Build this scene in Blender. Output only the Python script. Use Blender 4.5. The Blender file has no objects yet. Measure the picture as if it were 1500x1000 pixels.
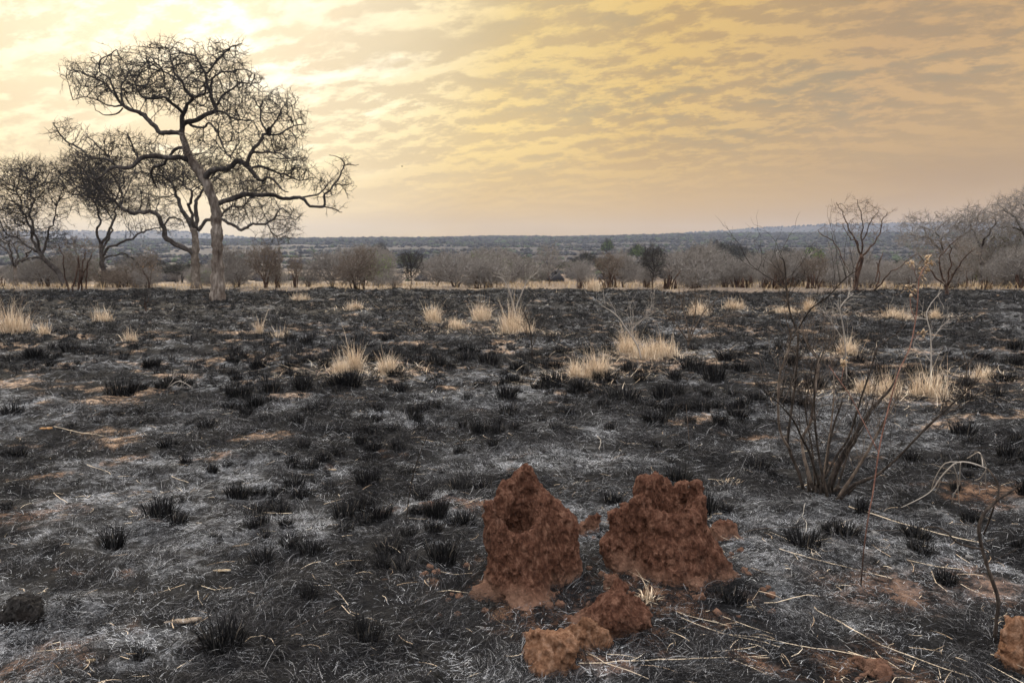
import bpy, math, random
import numpy as np
from mathutils import Vector

random.seed(7)
RNG = np.random.default_rng(7)
C = bpy.context.scene.collection
SC = bpy.context.scene
PI = math.pi

# ------------------------------------------------------------------ camera geometry
W, H, F = 1500.0, 1000.0, 1167.0
CAMH = 1.62
PITCH = math.atan(125.0 / F)
CP, SP = math.cos(PITCH), math.sin(PITCH)

def ray(x, y):
    a, b = (x - W / 2) / F, -(y - H / 2) / F
    return np.array([a, CP + b * SP, -SP + b * CP])

def gp(x, y, z=0.0):
    """ground point seen at photo pixel x, y"""
    d = ray(x, y)
    t = (z - CAMH) / d[2]
    return np.array([0, 0, CAMH]) + d * t

def at(x, y, Y):
    """point at photo pixel x, y standing Y metres away"""
    d = ray(x, y)
    t = Y / d[1]
    return np.array([0, 0, CAMH]) + d * t

def pxm(Y):
    return Y / F

# ------------------------------------------------------------------ noise
_perm = np.random.default_rng(3).permutation(256)
_perm = np.concatenate([_perm, _perm])
_g2 = np.stack([np.cos(np.arange(256) * 2.399), np.sin(np.arange(256) * 2.399)], 1)
_v3 = np.random.default_rng(5).uniform(-1, 1, 256)

def perlin(x, y, seed=0):
    x = np.asarray(x, float) + seed * 17.31
    y = np.asarray(y, float) + seed * 9.77
    xi = np.floor(x).astype(int); yi = np.floor(y).astype(int)
    xf = x - xi; yf = y - yi
    u = xf * xf * xf * (xf * (xf * 6 - 15) + 10)
    v = yf * yf * yf * (yf * (yf * 6 - 15) + 10)
    def g(ix, iy, fx, fy):
        h = _perm[_perm[ix & 255] + (iy & 255)]
        gr = _g2[h]
        return gr[..., 0] * fx + gr[..., 1] * fy
    a = g(xi, yi, xf, yf); b = g(xi + 1, yi, xf - 1, yf)
    c = g(xi, yi + 1, xf, yf - 1); d = g(xi + 1, yi + 1, xf - 1, yf - 1)
    return (a + (b - a) * u) * (1 - v) + (c + (d - c) * u) * v

def fbm(x, y, seed=0, oct=4, gain=0.5):
    s = 0; a = 1; f = 1
    for i in range(oct):
        s = s + a * perlin(np.asarray(x) * f, np.asarray(y) * f, seed + i * 3)
        a *= gain; f *= 2.03
    return s

def noise3(P, seed=0):
    P = P + seed * 7.13
    I = np.floor(P).astype(int); f = P - I
    f = f * f * (3 - 2 * f)
    def h(dx, dy, dz):
        return _v3[_perm[_perm[_perm[(I[..., 0] + dx) & 255] + ((I[..., 1] + dy) & 255)] + ((I[..., 2] + dz) & 255)]]
    x0 = h(0, 0, 0) * (1 - f[..., 0]) + h(1, 0, 0) * f[..., 0]
    x1 = h(0, 1, 0) * (1 - f[..., 0]) + h(1, 1, 0) * f[..., 0]
    x2 = h(0, 0, 1) * (1 - f[..., 0]) + h(1, 0, 1) * f[..., 0]
    x3 = h(0, 1, 1) * (1 - f[..., 0]) + h(1, 1, 1) * f[..., 0]
    y0 = x0 * (1 - f[..., 1]) + x1 * f[..., 1]
    y1 = x2 * (1 - f[..., 1]) + x3 * f[..., 1]
    return y0 * (1 - f[..., 2]) + y1 * f[..., 2]

def fbm3(P, seed=0, oct=4, gain=0.5):
    s = 0; a = 1; f = 1
    for i in range(oct):
        s = s + a * noise3(P * f, seed + i)
        a *= gain; f *= 2.1
    return s

def sstep(a, b, x):
    t = np.clip((x - a) / (b - a), 0, 1)
    return t * t * (3 - 2 * t)

# ------------------------------------------------------------------ terrain
def edge_y(x):
    return 37.5 + 6.0 * perlin(x / 7.0, x * 0 + 0.3, 4) + 2.5 * perlin(x / 2.2, x * 0 + 0.7, 5)

def terrain(x, y):
    x = np.asarray(x, float); y = np.asarray(y, float)
    d = np.hypot(x, y)
    dd = np.where(y > 0, np.maximum(y, 0.72 * d), d)
    az = np.where(y > 0, x / np.maximum(y, 1e-3), 0)
    az = np.clip(az, -1.2, 1.2)
    low = np.interp(dd, [0, 38, 60, 100, 200, 400, 700, 1000, 20000], [0, 0, -.6, -2, -4.5, -6, -5, -2, -2])
    ridge = np.interp(dd, [600, 1000, 1500, 2000, 2500, 2800, 3300, 6000], [0, 6, 26, 47, 61, 63, 52, 40])
    rf = np.interp(az, [-1.2, -.45, -.2, .1, .25, .4, 1.2], [.8, .86, .92, 1.02, 1.16, 1.2, 1.1])
    far = 116 * np.exp(-((dd - 4300) / 520) ** 2) * np.interp(az, [-.7, -.52, -.42, -.3, .12, .40, .55, .8], [.8, .82, .82, .4, .4, 1.0, 1.08, 1.0])
    z = low + ridge * rf + far
    z = z + sstep(45, 90, dd) * (0.5 * fbm(x / 40, y / 40, 11, 3)) + sstep(300, 900, dd) * 4.0 * fbm(x / 260, y / 260, 12, 3)
    near = 1 - sstep(38, 60, dd)
    z = z + near * (0.07 * fbm(x / 2.3, y / 2.3, 1, 3) + 0.05 * fbm(x / 0.42, y / 0.42, 2, 4) + .16 * sstep(22, 36, dd) * fbm(x / 1.6, y / 2.5, 3, 3))
    return z

def tz(x, y):
    return float(terrain(np.array([x]), np.array([y]))[0])

def on_ground(px, py, sink=0.0):
    p = gp(px, py)
    for _ in range(3):
        p = gp(px, py, tz(p[0], p[1]))
    return np.array([p[0], p[1], tz(p[0], p[1]) - sink])

def at_ground(px, Y):
    """point on the terrain under photo column px, Y metres away"""
    x = (px - W / 2) / F * Y / CP * 1.0
    return np.array([x, Y, tz(x, Y)])

def masks(x, y):
    d = np.hypot(x, y)
    burn = 1 - sstep(-0.8, 0.8, y - edge_y(x) + 1.5 * fbm(x / 1.6, y / 1.6, 21, 2))
    a = fbm(x / 1.9, y / 1.25, 31, 4, .6)
    zone = np.interp(d, [2, 4, 6, 9, 14, 22, 40], [.04, .06, .16, .17, .05, .0, -.04])
    ash = sstep(0.02, 0.42, a + zone)
    s = fbm(x / 1.1 + 3, y / 0.7, 41, 5, .6)
    szone = np.interp(d, [2, 5, 8, 12, 18, 24, 40], [-.22, -.24, -.14, -.02, -.03, -.2, -.3])
    szone = szone + np.where((x < -1.0) & (y > 8), .03, 0)
    soil = sstep(0.25, 0.36, s + szone)
    # the bare red patches around the mounds and along the right
    for (px, py, r) in ((775, 872, .42), (965, 868, .46), (855, 945, .34), (900, 925, .3), (1290, 850, .4), (1430, 720, .4), (1440, 850, .3), (30, 755, .35), (60, 965, .3), (1280, 985, .3)):
        c = gp(px, py)
        rr = np.hypot(x - c[0], (y - c[1])) / r + 0.9 * fbm(x / .25, y / .25, 43, 3)
        soil = np.maximum(soil, (1 - sstep(.45, 1.05, rr)) * .8)
    for (px, py, r) in ((410, 520, 1.3), (160, 585, .8), (600, 545, .9), (150, 640, .6), (700, 480, 1.6), (30, 565, .8), (940, 530, 1.6), (1300, 462, 2.5), (1470, 560, 1.2), (1080, 480, 2), (1350, 590, .8)):
        c = gp(px, py)
        rr = np.hypot(x - c[0], (y - c[1])) / (r * .8) + 1.1 * fbm(x / .5, y / .5, 44, 4)
        soil = np.maximum(soil, (1 - sstep(.35, .75, rr + .5 * fbm(x / .22, y / .22, 45, 3))) * sstep(-.35, .1, fbm(x / .35, y / .3, 46, 3)))
    return burn, ash, soil

# ------------------------------------------------------------------ mesh helpers
def np_mesh(name, V, quads=None, tris=None, attrs=None, smooth=False):
    me = bpy.data.meshes.new(name)
    V = np.asarray(V, np.float32).reshape(-1, 3)
    me.vertices.add(len(V)); me.vertices.foreach_set('co', V.ravel())
    idx = []; tot = []
    if quads is not None and len(quads):
        q = np.asarray(quads, np.int32).reshape(-1, 4); idx.append(q.ravel()); tot.append(np.full(len(q), 4, np.int32))
    if tris is not None and len(tris):
        t = np.asarray(tris, np.int32).reshape(-1, 3); idx.append(t.ravel()); tot.append(np.full(len(t), 3, np.int32))
    idx = np.concatenate(idx); tot = np.concatenate(tot)
    start = np.concatenate([[0], np.cumsum(tot)[:-1]]).astype(np.int32)
    me.loops.add(len(idx)); me.loops.foreach_set('vertex_index', idx)
    me.polygons.add(len(tot)); me.polygons.foreach_set('loop_start', start); me.polygons.foreach_set('loop_total', tot)
    if smooth:
        me.polygons.foreach_set('use_smooth', np.ones(len(tot), bool))
    for k, a in (attrs or {}).items():
        at_ = me.attributes.new(k, 'FLOAT', 'POINT'); at_.data.foreach_set('value', np.asarray(a, np.float32))
    me.update(calc_edges=True)
    return me

class Geo:
    """collects vertices, quads, tris and a tone value, then links them as ONE mesh"""
    def __init__(s):
        s.V = []; s.Q = []; s.T = []; s.A = []; s.n = 0
    def add(s, V, quads=None, tris=None, tone=None):
        V = np.asarray(V, float).reshape(-1, 3)
        s.V.append(V)
        if quads is not None and len(quads): s.Q.append(np.asarray(quads).reshape(-1, 4) + s.n)
        if tris is not None and len(tris): s.T.append(np.asarray(tris).reshape(-1, 3) + s.n)
        s.A.append(np.full(len(V), .5) if tone is None else np.broadcast_to(np.asarray(tone, float), (len(V),)))
        s.n += len(V)
    def mesh(s, name, origin=(0, 0, 0), smooth=False):
        V = np.concatenate(s.V) - np.asarray(origin)
        return np_mesh(name, V, np.concatenate(s.Q) if s.Q else None, np.concatenate(s.T) if s.T else None,
                       {'tone': np.concatenate(s.A)}, smooth)

def link(name, me, m, parent=None, loc=(0, 0, 0)):
    o = bpy.data.objects.new(name, me)
    if m is not None and len(me.materials) == 0: me.materials.append(m)
    C.objects.link(o)
    o.location = loc
    if parent is not None: o.parent = parent
    return o

def tag(o, label=None, cat=None, group=None, kind=None):
    if label: o['label'] = label
    if cat: o['category'] = cat
    if group: o['group'] = group
    if kind: o['kind'] = kind
    return o

def thing(name, label, cat, loc=(0, 0, 0), rz=0, group=None):
    o = bpy.data.objects.new(name, None); C.objects.link(o)
    o.empty_display_size = .2
    o.location = loc; o.rotation_euler = (0, 0, rz)
    return tag(o, label, cat, group)

def dup(root, loc, rz=0, scale=1, label=None, group=None, kids=None):
    r = root.copy(); C.objects.link(r)
    r.location = loc; r.rotation_euler = (0, 0, rz)
    r.scale = scale if hasattr(scale, '__len__') else (scale,) * 3
    if label: r['label'] = label
    if group: r['group'] = group
    for ch in (kids if kids is not None else root.children):
        c = ch.copy(); C.objects.link(c); c.parent = r
    return r

def catmull(P, step):
    """resample a polyline (rows may carry extra columns) smoothly"""
    P = np.asarray(P, float)
    Q = np.vstack([2 * P[0] - P[1], P, 2 * P[-1] - P[-2]])
    out = []
    for i in range(1, len(Q) - 2):
        p0, p1, p2, p3 = Q[i - 1], Q[i], Q[i + 1], Q[i + 2]
        n = max(1, int(np.linalg.norm((p2 - p1)[:3]) / step))
        for k in range(n):
            t = k / n
            out.append(.5 * ((2 * p1) + (-p0 + p2) * t + (2 * p0 - 5 * p1 + 4 * p2 - p3) * t * t + (-p0 + 3 * p1 - 3 * p2 + p3) * t ** 3))
    out.append(P[-1])
    return np.array(out)

def tube(geo, P, R, sides=6, rough=0.0, seed=0, tone=.5, cap=True):
    P = np.asarray(P, float); R = np.asarray(R, float); n = len(P)
    T = np.gradient(P, axis=0); T /= np.linalg.norm(T, axis=1)[:, None] + 1e-9
    ref = np.array([1.0, 0, 0]) if abs(T[0][0]) < .8 else np.array([0, 1.0, 0])
    N = np.zeros_like(P); b = ref
    for i in range(n):
        b = b - T[i] * np.dot(b, T[i]); b = b / (np.linalg.norm(b) + 1e-9); N[i] = b
    B = np.cross(T, N)
    a = np.arange(sides) * 2 * PI / sides
    ring = N[:, None, :] * np.cos(a)[None, :, None] + B[:, None, :] * np.sin(a)[None, :, None]
    rr = R[:, None] * np.ones(sides)[None]
    V = P[:, None, :] + ring * rr[..., None]
    if rough > 0:
        s = np.maximum(R, .01)
        nz = fbm3(V / (s[:, None, None] * np.array([1.1, 1.1, 2.2])), seed, 3)
        V = P[:, None, :] + ring * (rr * (1 + rough * nz))[..., None]
    i = np.arange(n - 1)[:, None] * sides; j = np.arange(sides)[None]; k = (j + 1) % sides
    q = np.stack([i + j, i + k, i + sides + k, i + sides + j], -1).reshape(-1, 4)
    V = V.reshape(-1, 3)
    tr = None
    if cap:
        V = np.vstack([V, P[0:1], P[-1:]])
        c0, c1 = n * sides, n * sides + 1
        jj = np.arange(sides); kk = (jj + 1) % sides
        tr = np.vstack([np.stack([kk, jj, jj * 0 + c0], 1), np.stack([(n - 1) * sides + jj, (n - 1) * sides + kk, jj * 0 + c1], 1)])
    geo.add(V, q, tr, tone)

def prisms(geo, A, B, ra, rb, sides=3, tone=.5):
    """one little tapered prism per edge A->B, all at once"""
    A = np.asarray(A, float); B = np.asarray(B, float); n = len(A)
    if n == 0: return
    T = B - A; T /= np.linalg.norm(T, axis=1)[:, None] + 1e-9
    ref = np.where(np.abs(T[:, 2:3]) < .9, np.array([[0, 0, 1.0]]), np.array([[1.0, 0, 0]]))
    N = np.cross(T, ref); N /= np.linalg.norm(N, axis=1)[:, None] + 1e-9
    Bn = np.cross(T, N)
    a = np.arange(sides) * 2 * PI / sides
    ring = N[:, None] * np.cos(a)[None, :, None] + Bn[:, None] * np.sin(a)[None, :, None]
    VA = A[:, None] + ring * np.asarray(ra)[:, None, None]
    VB = B[:, None] + ring * np.asarray(rb)[:, None, None]
    V = np.concatenate([VA, VB], 1).reshape(-1, 3)
    base = np.arange(n)[:, None] * 2 * sides; j = np.arange(sides)[None]; k = (j + 1) % sides
    q = np.stack([base + j, base + k, base + sides + k, base + sides + j], -1).reshape(-1, 4)
    tn = np.repeat(np.broadcast_to(tone, (n,)), 2 * sides)
    geo.add(V, q, None, tn)

def blades(geo, root, az, e0, e1, length, width, curl, segs=3, tone=.5, roll=None, taper=.15):
    """curved ribbons: e0/e1 elevation at root/tip, curl the change of heading"""
    root = np.asarray(root, float); n = len(root)
    P = np.zeros((n, segs + 1, 3)); P[:, 0] = root
    ones = np.ones(n)
    az, e0, e1, length, width, curl = [np.asarray(v) * ones for v in (az, e0, e1, length, width, curl)]
    for s in range(segs):
        t = (s + .5) / segs
        e = e0 + (e1 - e0) * t; h = az + curl * (t - .3)
        P[:, s + 1] = P[:, s] + (length / segs)[:, None] * np.stack([np.cos(e) * np.cos(h), np.cos(e) * np.sin(h), np.sin(e)], 1)
    wv = np.stack([-np.sin(az), np.cos(az), 0 * az], 1)
    if roll is not None:
        up = np.stack([-np.sin(e0) * np.cos(az), -np.sin(e0) * np.sin(az), np.cos(e0)], 1)
        wv = wv * np.cos(roll)[:, None] + up * np.sin(roll)[:, None]
    ws = 1 - (1 - taper) * (np.arange(segs + 1) / segs) ** 1.5
    off = wv[:, None] * (width[:, None] * ws[None] * .5)[..., None]
    V = np.stack([P - off, P + off], 2).reshape(n, -1, 3)
    m = (segs + 1) * 2
    b = np.arange(n)[:, None] * m + np.arange(segs)[None] * 2
    q = np.stack([b, b + 1, b + 3, b + 2], -1).reshape(-1, 4)
    geo.add(V.reshape(-1, 3), q, None, np.repeat(np.broadcast_to(tone, (n,)), m))

# ------------------------------------------------------------------ materials
def nt(m):
    m.use_nodes = True
    t = m.node_tree
    return t, t.nodes, t.links

def mix_rgb(t, fac, a, b, blend='MIX'):
    n = t.nodes.new('ShaderNodeMix'); n.data_type = 'RGBA'; n.blend_type = blend
    for sock, v in ((n.inputs[0], fac), (n.inputs[6], a), (n.inputs[7], b)):
        if hasattr(v, 'links'): t.links.new(v, sock)
        elif isinstance(v, (int, float)): sock.default_value = v
        else: sock.default_value = (*v, 1)
    return n.outputs[2]

def math_n(t, op, a, b=None, c=None, clamp=False):
    n = t.nodes.new('ShaderNodeMath'); n.operation = op; n.use_clamp = clamp
    for i, v in enumerate((a, b, c)):
        if v is None: continue
        if hasattr(v, 'links'): t.links.new(v, n.inputs[i])
        else: n.inputs[i].default_value = v
    return n.outputs[0]

def mapr(t, v, a, b, c=0, d=1, smooth=True):
    n = t.nodes.new('ShaderNodeMapRange'); n.interpolation_type = 'SMOOTHSTEP' if smooth else 'LINEAR'
    t.links.new(v, n.inputs[0])
    for i, x in zip((1, 2, 3, 4), (a, b, c, d)): n.inputs[i].default_value = x
    return n.outputs[0]

def noise_n(t, vec, scale, detail=4, rough=.55, dist=0.0):
    n = t.nodes.new('ShaderNodeTexNoise'); n.noise_dimensions = '3D'
    n.inputs['Scale'].default_value = scale; n.inputs['Detail'].default_value = detail
    n.inputs['Roughness'].default_value = rough; n.inputs['Distortion'].default_value = dist
    if vec is not None: t.links.new(vec, n.inputs['Vector'])
    return n.outputs['Fac']

def ramp_n(t, v, stops):
    n = t.nodes.new('ShaderNodeValToRGB')
    while len(n.color_ramp.elements) < len(stops): n.color_ramp.elements.new(.5)
    for e, (p, c) in zip(n.color_ramp.elements, stops): e.position = p; e.color = (*c, 1)
    t.links.new(v, n.inputs[0])
    return n.outputs[0]

def attr_n(t, name):
    n = t.nodes.new('ShaderNodeAttribute'); n.attribute_name = name
    return n.outputs['Fac']

def vmul(t, vec, s):
    n = t.nodes.new('ShaderNodeVectorMath'); n.operation = 'MULTIPLY'
    t.links.new(vec, n.inputs[0]); n.inputs[1].default_value = s
    return n.outputs[0]

def new_mat(name, rough=.9, spec=.15):
    m = bpy.data.materials.new(name)
    t, N, L = nt(m)
    p = N['Principled BSDF']
    p.inputs['Roughness'].default_value = rough
    p.inputs['Specular IOR Level'].default_value = spec
    return m, t, p

def tone_mat(name, stops, nscale=None, nstops=None, rough=.9, translucent=0):
    """colour runs over the per-blade tone value, broken up by a noise"""
    m, t, p = new_mat(name, rough)
    col = ramp_n(t, attr_n(t, 'tone'), stops)
    if nscale:
        tc = t.nodes.new('ShaderNodeTexCoord').outputs['Object']
        f = mapr(t, noise_n(t, tc, nscale, 3), .35, .65)
        col = mix_rgb(t, f, col, mix_rgb(t, 1, col, nstops, 'MULTIPLY'))
    t.links.new(col, p.inputs['Base Color'])
    return m

def bark_mat(name, c0, c1, c2, scale=14, bump=.6, stretch=.35, low=None, lowz=1.0):
    m, t, p = new_mat(name, .9)
    tc = t.nodes.new('ShaderNodeTexCoord').outputs['Object']
    v = vmul(t, tc, (1, 1, stretch))
    n1 = noise_n(t, v, scale, 6, .65, .3)
    n2 = noise_n(t, tc, scale * .22, 3, .5)
    col = ramp_n(t, n1, [(.3, c0), (.5, c1), (.68, c2)])
    col = mix_rgb(t, mapr(t, n2, .4, .65), col, mix_rgb(t, 1, col, (.6, .56, .54), 'MULTIPLY'))
    if low:
        z = t.nodes.new('ShaderNodeSeparateXYZ'); t.links.new(tc, z.inputs[0])
        f = mapr(t, math_n(t, 'ADD', z.outputs[2], math_n(t, 'MULTIPLY', n2, lowz)), lowz * .4, lowz * 1.5, 1, 0)
        col = mix_rgb(t, f, col, low)
    t.links.new(col, p.inputs['Base Color'])
    b = t.nodes.new('ShaderNodeBump'); b.inputs['Strength'].default_value = bump; b.inputs['Distance'].default_value = .03
    t.links.new(n1, b.inputs['Height']); t.links.new(b.outputs[0], p.inputs['Normal'])
    return m

M = {}
M['straw'] = tone_mat('straw', [(0, (.40, .29, .20)), (.5, (.64, .50, .36)), (1, (.84, .71, .55))])
M['straw_far'] = tone_mat('dry_grass', [(0, (.22, .15, .08)), (.5, (.42, .30, .17)), (1, (.55, .42, .26))])
M['char'] = tone_mat('charred_grass', [(0, (.005, .005, .006)), (.6, (.012, .0115, .012)), (.8, (.05, .046, .043)), (1, (.15, .125, .10))])
M['litter'] = tone_mat('burnt_litter', [(0, (.004, .004, .005)), (.4, (.010, .0098, .011)), (.7, (.06, .058, .063)), (1, (.28, .275, .28))])
M['ash'] = tone_mat('ash_fibres', [(0, (.14, .144, .156)), (.5, (.46, .467, .50)), (1, (.93, .93, .93))])
M['bark_main'] = bark_mat('tree_bark', (.07, .05, .04), (.17, .14, .12), (.36, .31, .27), 9, .9, .3)
M['bark_limb'] = bark_mat('limb_bark', (.035, .03, .03), (.075, .066, .062), (.14, .12, .11), 9, .7, 1)
M['twig'] = tone_mat('twig_bark', [(0, (.018, .016, .016)), (.5, (.035, .031, .03)), (1, (.075, .064, .058))])
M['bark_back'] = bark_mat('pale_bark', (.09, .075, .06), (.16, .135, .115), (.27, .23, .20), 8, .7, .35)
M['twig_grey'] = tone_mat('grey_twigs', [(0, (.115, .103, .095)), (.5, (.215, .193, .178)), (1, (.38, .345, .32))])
M['stem_burnt'] = bark_mat('scorched_stems', (.02, .014, .012), (.075, .045, .034), (.14, .085, .06), 8, .7, .4)
M['twig_brown'] = tone_mat('brown_twigs', [(0, (.075, .057, .046)), (.5, (.155, .122, .10)), (1, (.28, .235, .20))])
M['bleached'] = tone_mat('bleached_wood', [(0, (.22, .19, .165)), (.5, (.34, .30, .265)), (1, (.52, .48, .43))])
M['shrub_stem'] = bark_mat('shrub_bark', (.013, .011, .01), (.036, .028, .024), (.09, .07, .056), 40, .6, .3)
M['shrub_tan'] = bark_mat('tan_bark', (.05, .04, .032), (.13, .10, .08), (.24, .19, .155), 40, .6, .3)
M['red_stalk'] = bark_mat('red_stalk', (.10, .045, .035), (.22, .11, .085), (.30, .18, .14), 60, .4, .3, (.02, .014, .012), .6)
M['seed'] = tone_mat('seed_head', [(0, (.20, .13, .075)), (.5, (.34, .24, .15)), (1, (.5, .38, .26))])
M['leaf_green'] = tone_mat('green_leaves', [(0, (.06, .085, .03)), (.5, (.13, .18, .06)), (1, (.22, .28, .10))])
M['leaf_bright'] = tone_mat('bright_leaves', [(0, (.10, .15, .04)), (.5, (.2, .29, .075)), (1, (.34, .42, .14))])
M['leaf_dull'] = tone_mat('dull_leaves', [(0, (.035, .035, .026)), (.5, (.065, .063, .05)), (1, (.12, .112, .09))])
M['leaf_olive'] = tone_mat('olive_leaves', [(0, (.05, .055, .03)), (.5, (.1, .105, .06)), (1, (.17, .17, .1))])
M['leaf_orange'] = tone_mat('withered_leaves', [(0, (.25, .12, .05)), (.5, (.4, .22, .1)), (1, (.5, .32, .17))])
M['scrub'] = tone_mat('far_scrub', [(0, (.02, .018, .021)), (.45, (.036, .033, .035)), (.8, (.066, .06, .055)), (.88, (.05, .062, .034)), (1, (.075, .095, .048))], .4, (.6, .6, .62))
M['nest'] = tone_mat('nest_sticks', [(0, (.015, .012, .011)), (1, (.05, .04, .035))])
M['wood'] = bark_mat('split_wood', (.10, .08, .06), (.28, .22, .17), (.5, .41, .33), 30, .7, .2)
M['chip'] = bark_mat('wood_chip', (.34, .24, .14), (.52, .40, .26), (.62, .5, .35), 40, .4, .5)

def clay_mat(name, c0, c1, c2, soot=.4, dust=None):
    m, t, p = new_mat(name, .95, .08)
    tc = t.nodes.new('ShaderNodeTexCoord').outputs['Object']
    n1 = noise_n(t, tc, 16, 8, .62, .3); n2 = noise_n(t, tc, 5, 4, .6); n3 = noise_n(t, tc, 110, 5, .7)
    v2 = vmul(t, tc, (1, 1, .45))
    n5 = noise_n(t, v2, 42, 7, .68, .6)
    col = ramp_n(t, n5, [(.28, c0), (.5, c1), (.72, c2)])
    col = mix_rgb(t, mapr(t, n1, .4, .7, 0, .5), col, mix_rgb(t, 1, col, (.6, .55, .52), 'MULTIPLY'))
    col = mix_rgb(t, mapr(t, n3, .35, .7, 0, .5), col, mix_rgb(t, 1, col, (.45, .40, .38), 'MULTIPLY'))
    col = mix_rgb(t, mapr(t, n2, .52, .72, 0, soot), col, (.03, .022, .019))
    t.links.new(col, p.inputs['Base Color'])
    if dust:
        zz = t.nodes.new('ShaderNodeSeparateXYZ'); t.links.new(tc, zz.inputs[0])
        col = mix_rgb(t, mapr(t, math_n(t, 'ADD', zz.outputs[2], math_n(t, 'MULTIPLY', n2, .22)), .08, .22, .8, 0), col, dust); t.links.new(col, p.inputs['Base Color'])
    hsum = math_n(t, 'ADD', math_n(t, 'ADD', math_n(t, 'MULTIPLY', n1, .4), math_n(t, 'MULTIPLY', n5, .9)), math_n(t, 'MULTIPLY', n3, .45))
    b = t.nodes.new('ShaderNodeBump'); b.inputs['Strength'].default_value = 1; b.inputs['Distance'].default_value = .03
    t.links.new(hsum, b.inputs['Height']); t.links.new(b.outputs[0], p.inputs['Normal'])
    return m
M['clay'] = clay_mat('red_clay', (.036, .0165, .011), (.135, .062, .041), (.31, .172, .12), .5, (.26, .155, .11))
M['clay_pale'] = clay_mat('pale_clay', (.12, .055, .032), (.28, .15, .09), (.44, .28, .195), .3)
M['clay_dark'] = clay_mat('charred_clay', (.012, .011, .011), (.03, .027, .026), (.09, .086, .085), .5)
M['ash_lump'] = clay_mat('ash_crust', (.2, .195, .19), (.36, .35, .345), (.5, .49, .48), .1)

def ground_mat():
    m, t, p = new_mat('burnt_ground', .95, .1)
    tc = t.nodes.new('ShaderNodeTexCoord').outputs['Object']
    burn, ash, soil, nearf = [attr_n(t, k) for k in ('burn', 'ash', 'soil', 'near')]
    fine = noise_n(t, tc, 70, 5, .7, 1.2); mid = noise_n(t, tc, 9, 6, .65, .6); big = noise_n(t, tc, 1.2, 4, .6)
    char = ramp_n(t, fine, [(.3, (.004, .004, .0045)), (.52, (.010, .0098, .0105)), (.72, (.03, .029, .03))])
    ashc = ramp_n(t, fine, [(.36, (.03, .03, .032)), (.5, (.13, .132, .14)), (.66, (.42, .42, .435))])
    af = math_n(t, 'MULTIPLY', ash, mapr(t, mid, .42, .64), clamp=True)
    col = mix_rgb(t, af, char, ashc)
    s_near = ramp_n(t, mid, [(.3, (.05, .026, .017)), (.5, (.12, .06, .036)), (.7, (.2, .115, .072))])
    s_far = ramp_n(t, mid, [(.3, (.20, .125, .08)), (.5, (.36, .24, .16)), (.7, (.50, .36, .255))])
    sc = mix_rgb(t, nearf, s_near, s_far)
    sf = math_n(t, 'MULTIPLY', soil, mapr(t, math_n(t, 'ADD', math_n(t, 'MULTIPLY', mid, .5), math_n(t, 'MULTIPLY', fine, .5)), .45, .57), clamp=True)
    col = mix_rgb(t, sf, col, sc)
    n4 = noise_n(t, tc, .035, 6, .65, .5); n5 = noise_n(t, tc, .006, 5, .6)
    dry = ramp_n(t, n4, [(.36, (.085, .07, .06)), (.54, (.15, .115, .09)), (.66, (.42, .31, .20))])
    dry = mix_rgb(t, mapr(t, n5, .45, .6, 0, .45), dry, (.19, .12, .085))
    ridge = ramp_n(t, n4, [(.36, (.03, .027, .029)), (.55, (.045, .039, .038)), (.72, (.12, .085, .058))])
    dry = mix_rgb(t, attr_n(t, 'far'), dry, ridge)
    col = mix_rgb(t, burn, dry, col)
    t.links.new(col, p.inputs['Base Color'])
    hs = math_n(t, 'ADD', math_n(t, 'MULTIPLY', fine, .35), mid)
    b = t.nodes.new('ShaderNodeBump'); b.inputs['Strength'].default_value = .8; b.inputs['Distance'].default_value = .03
    t.links.new(hs, b.inputs['Height']); t.links.new(b.outputs[0], p.inputs['Normal'])
    return m

# ------------------------------------------------------------------ world, sun, camera
SUN_AZ = math.atan2(-500, 1167)          # to the left of straight ahead
SUN_EL = math.radians(20)
SUN = Vector((math.sin(SUN_AZ) * math.cos(SUN_EL), math.cos(SUN_AZ) * math.cos(SUN_EL), math.sin(SUN_EL)))

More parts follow.
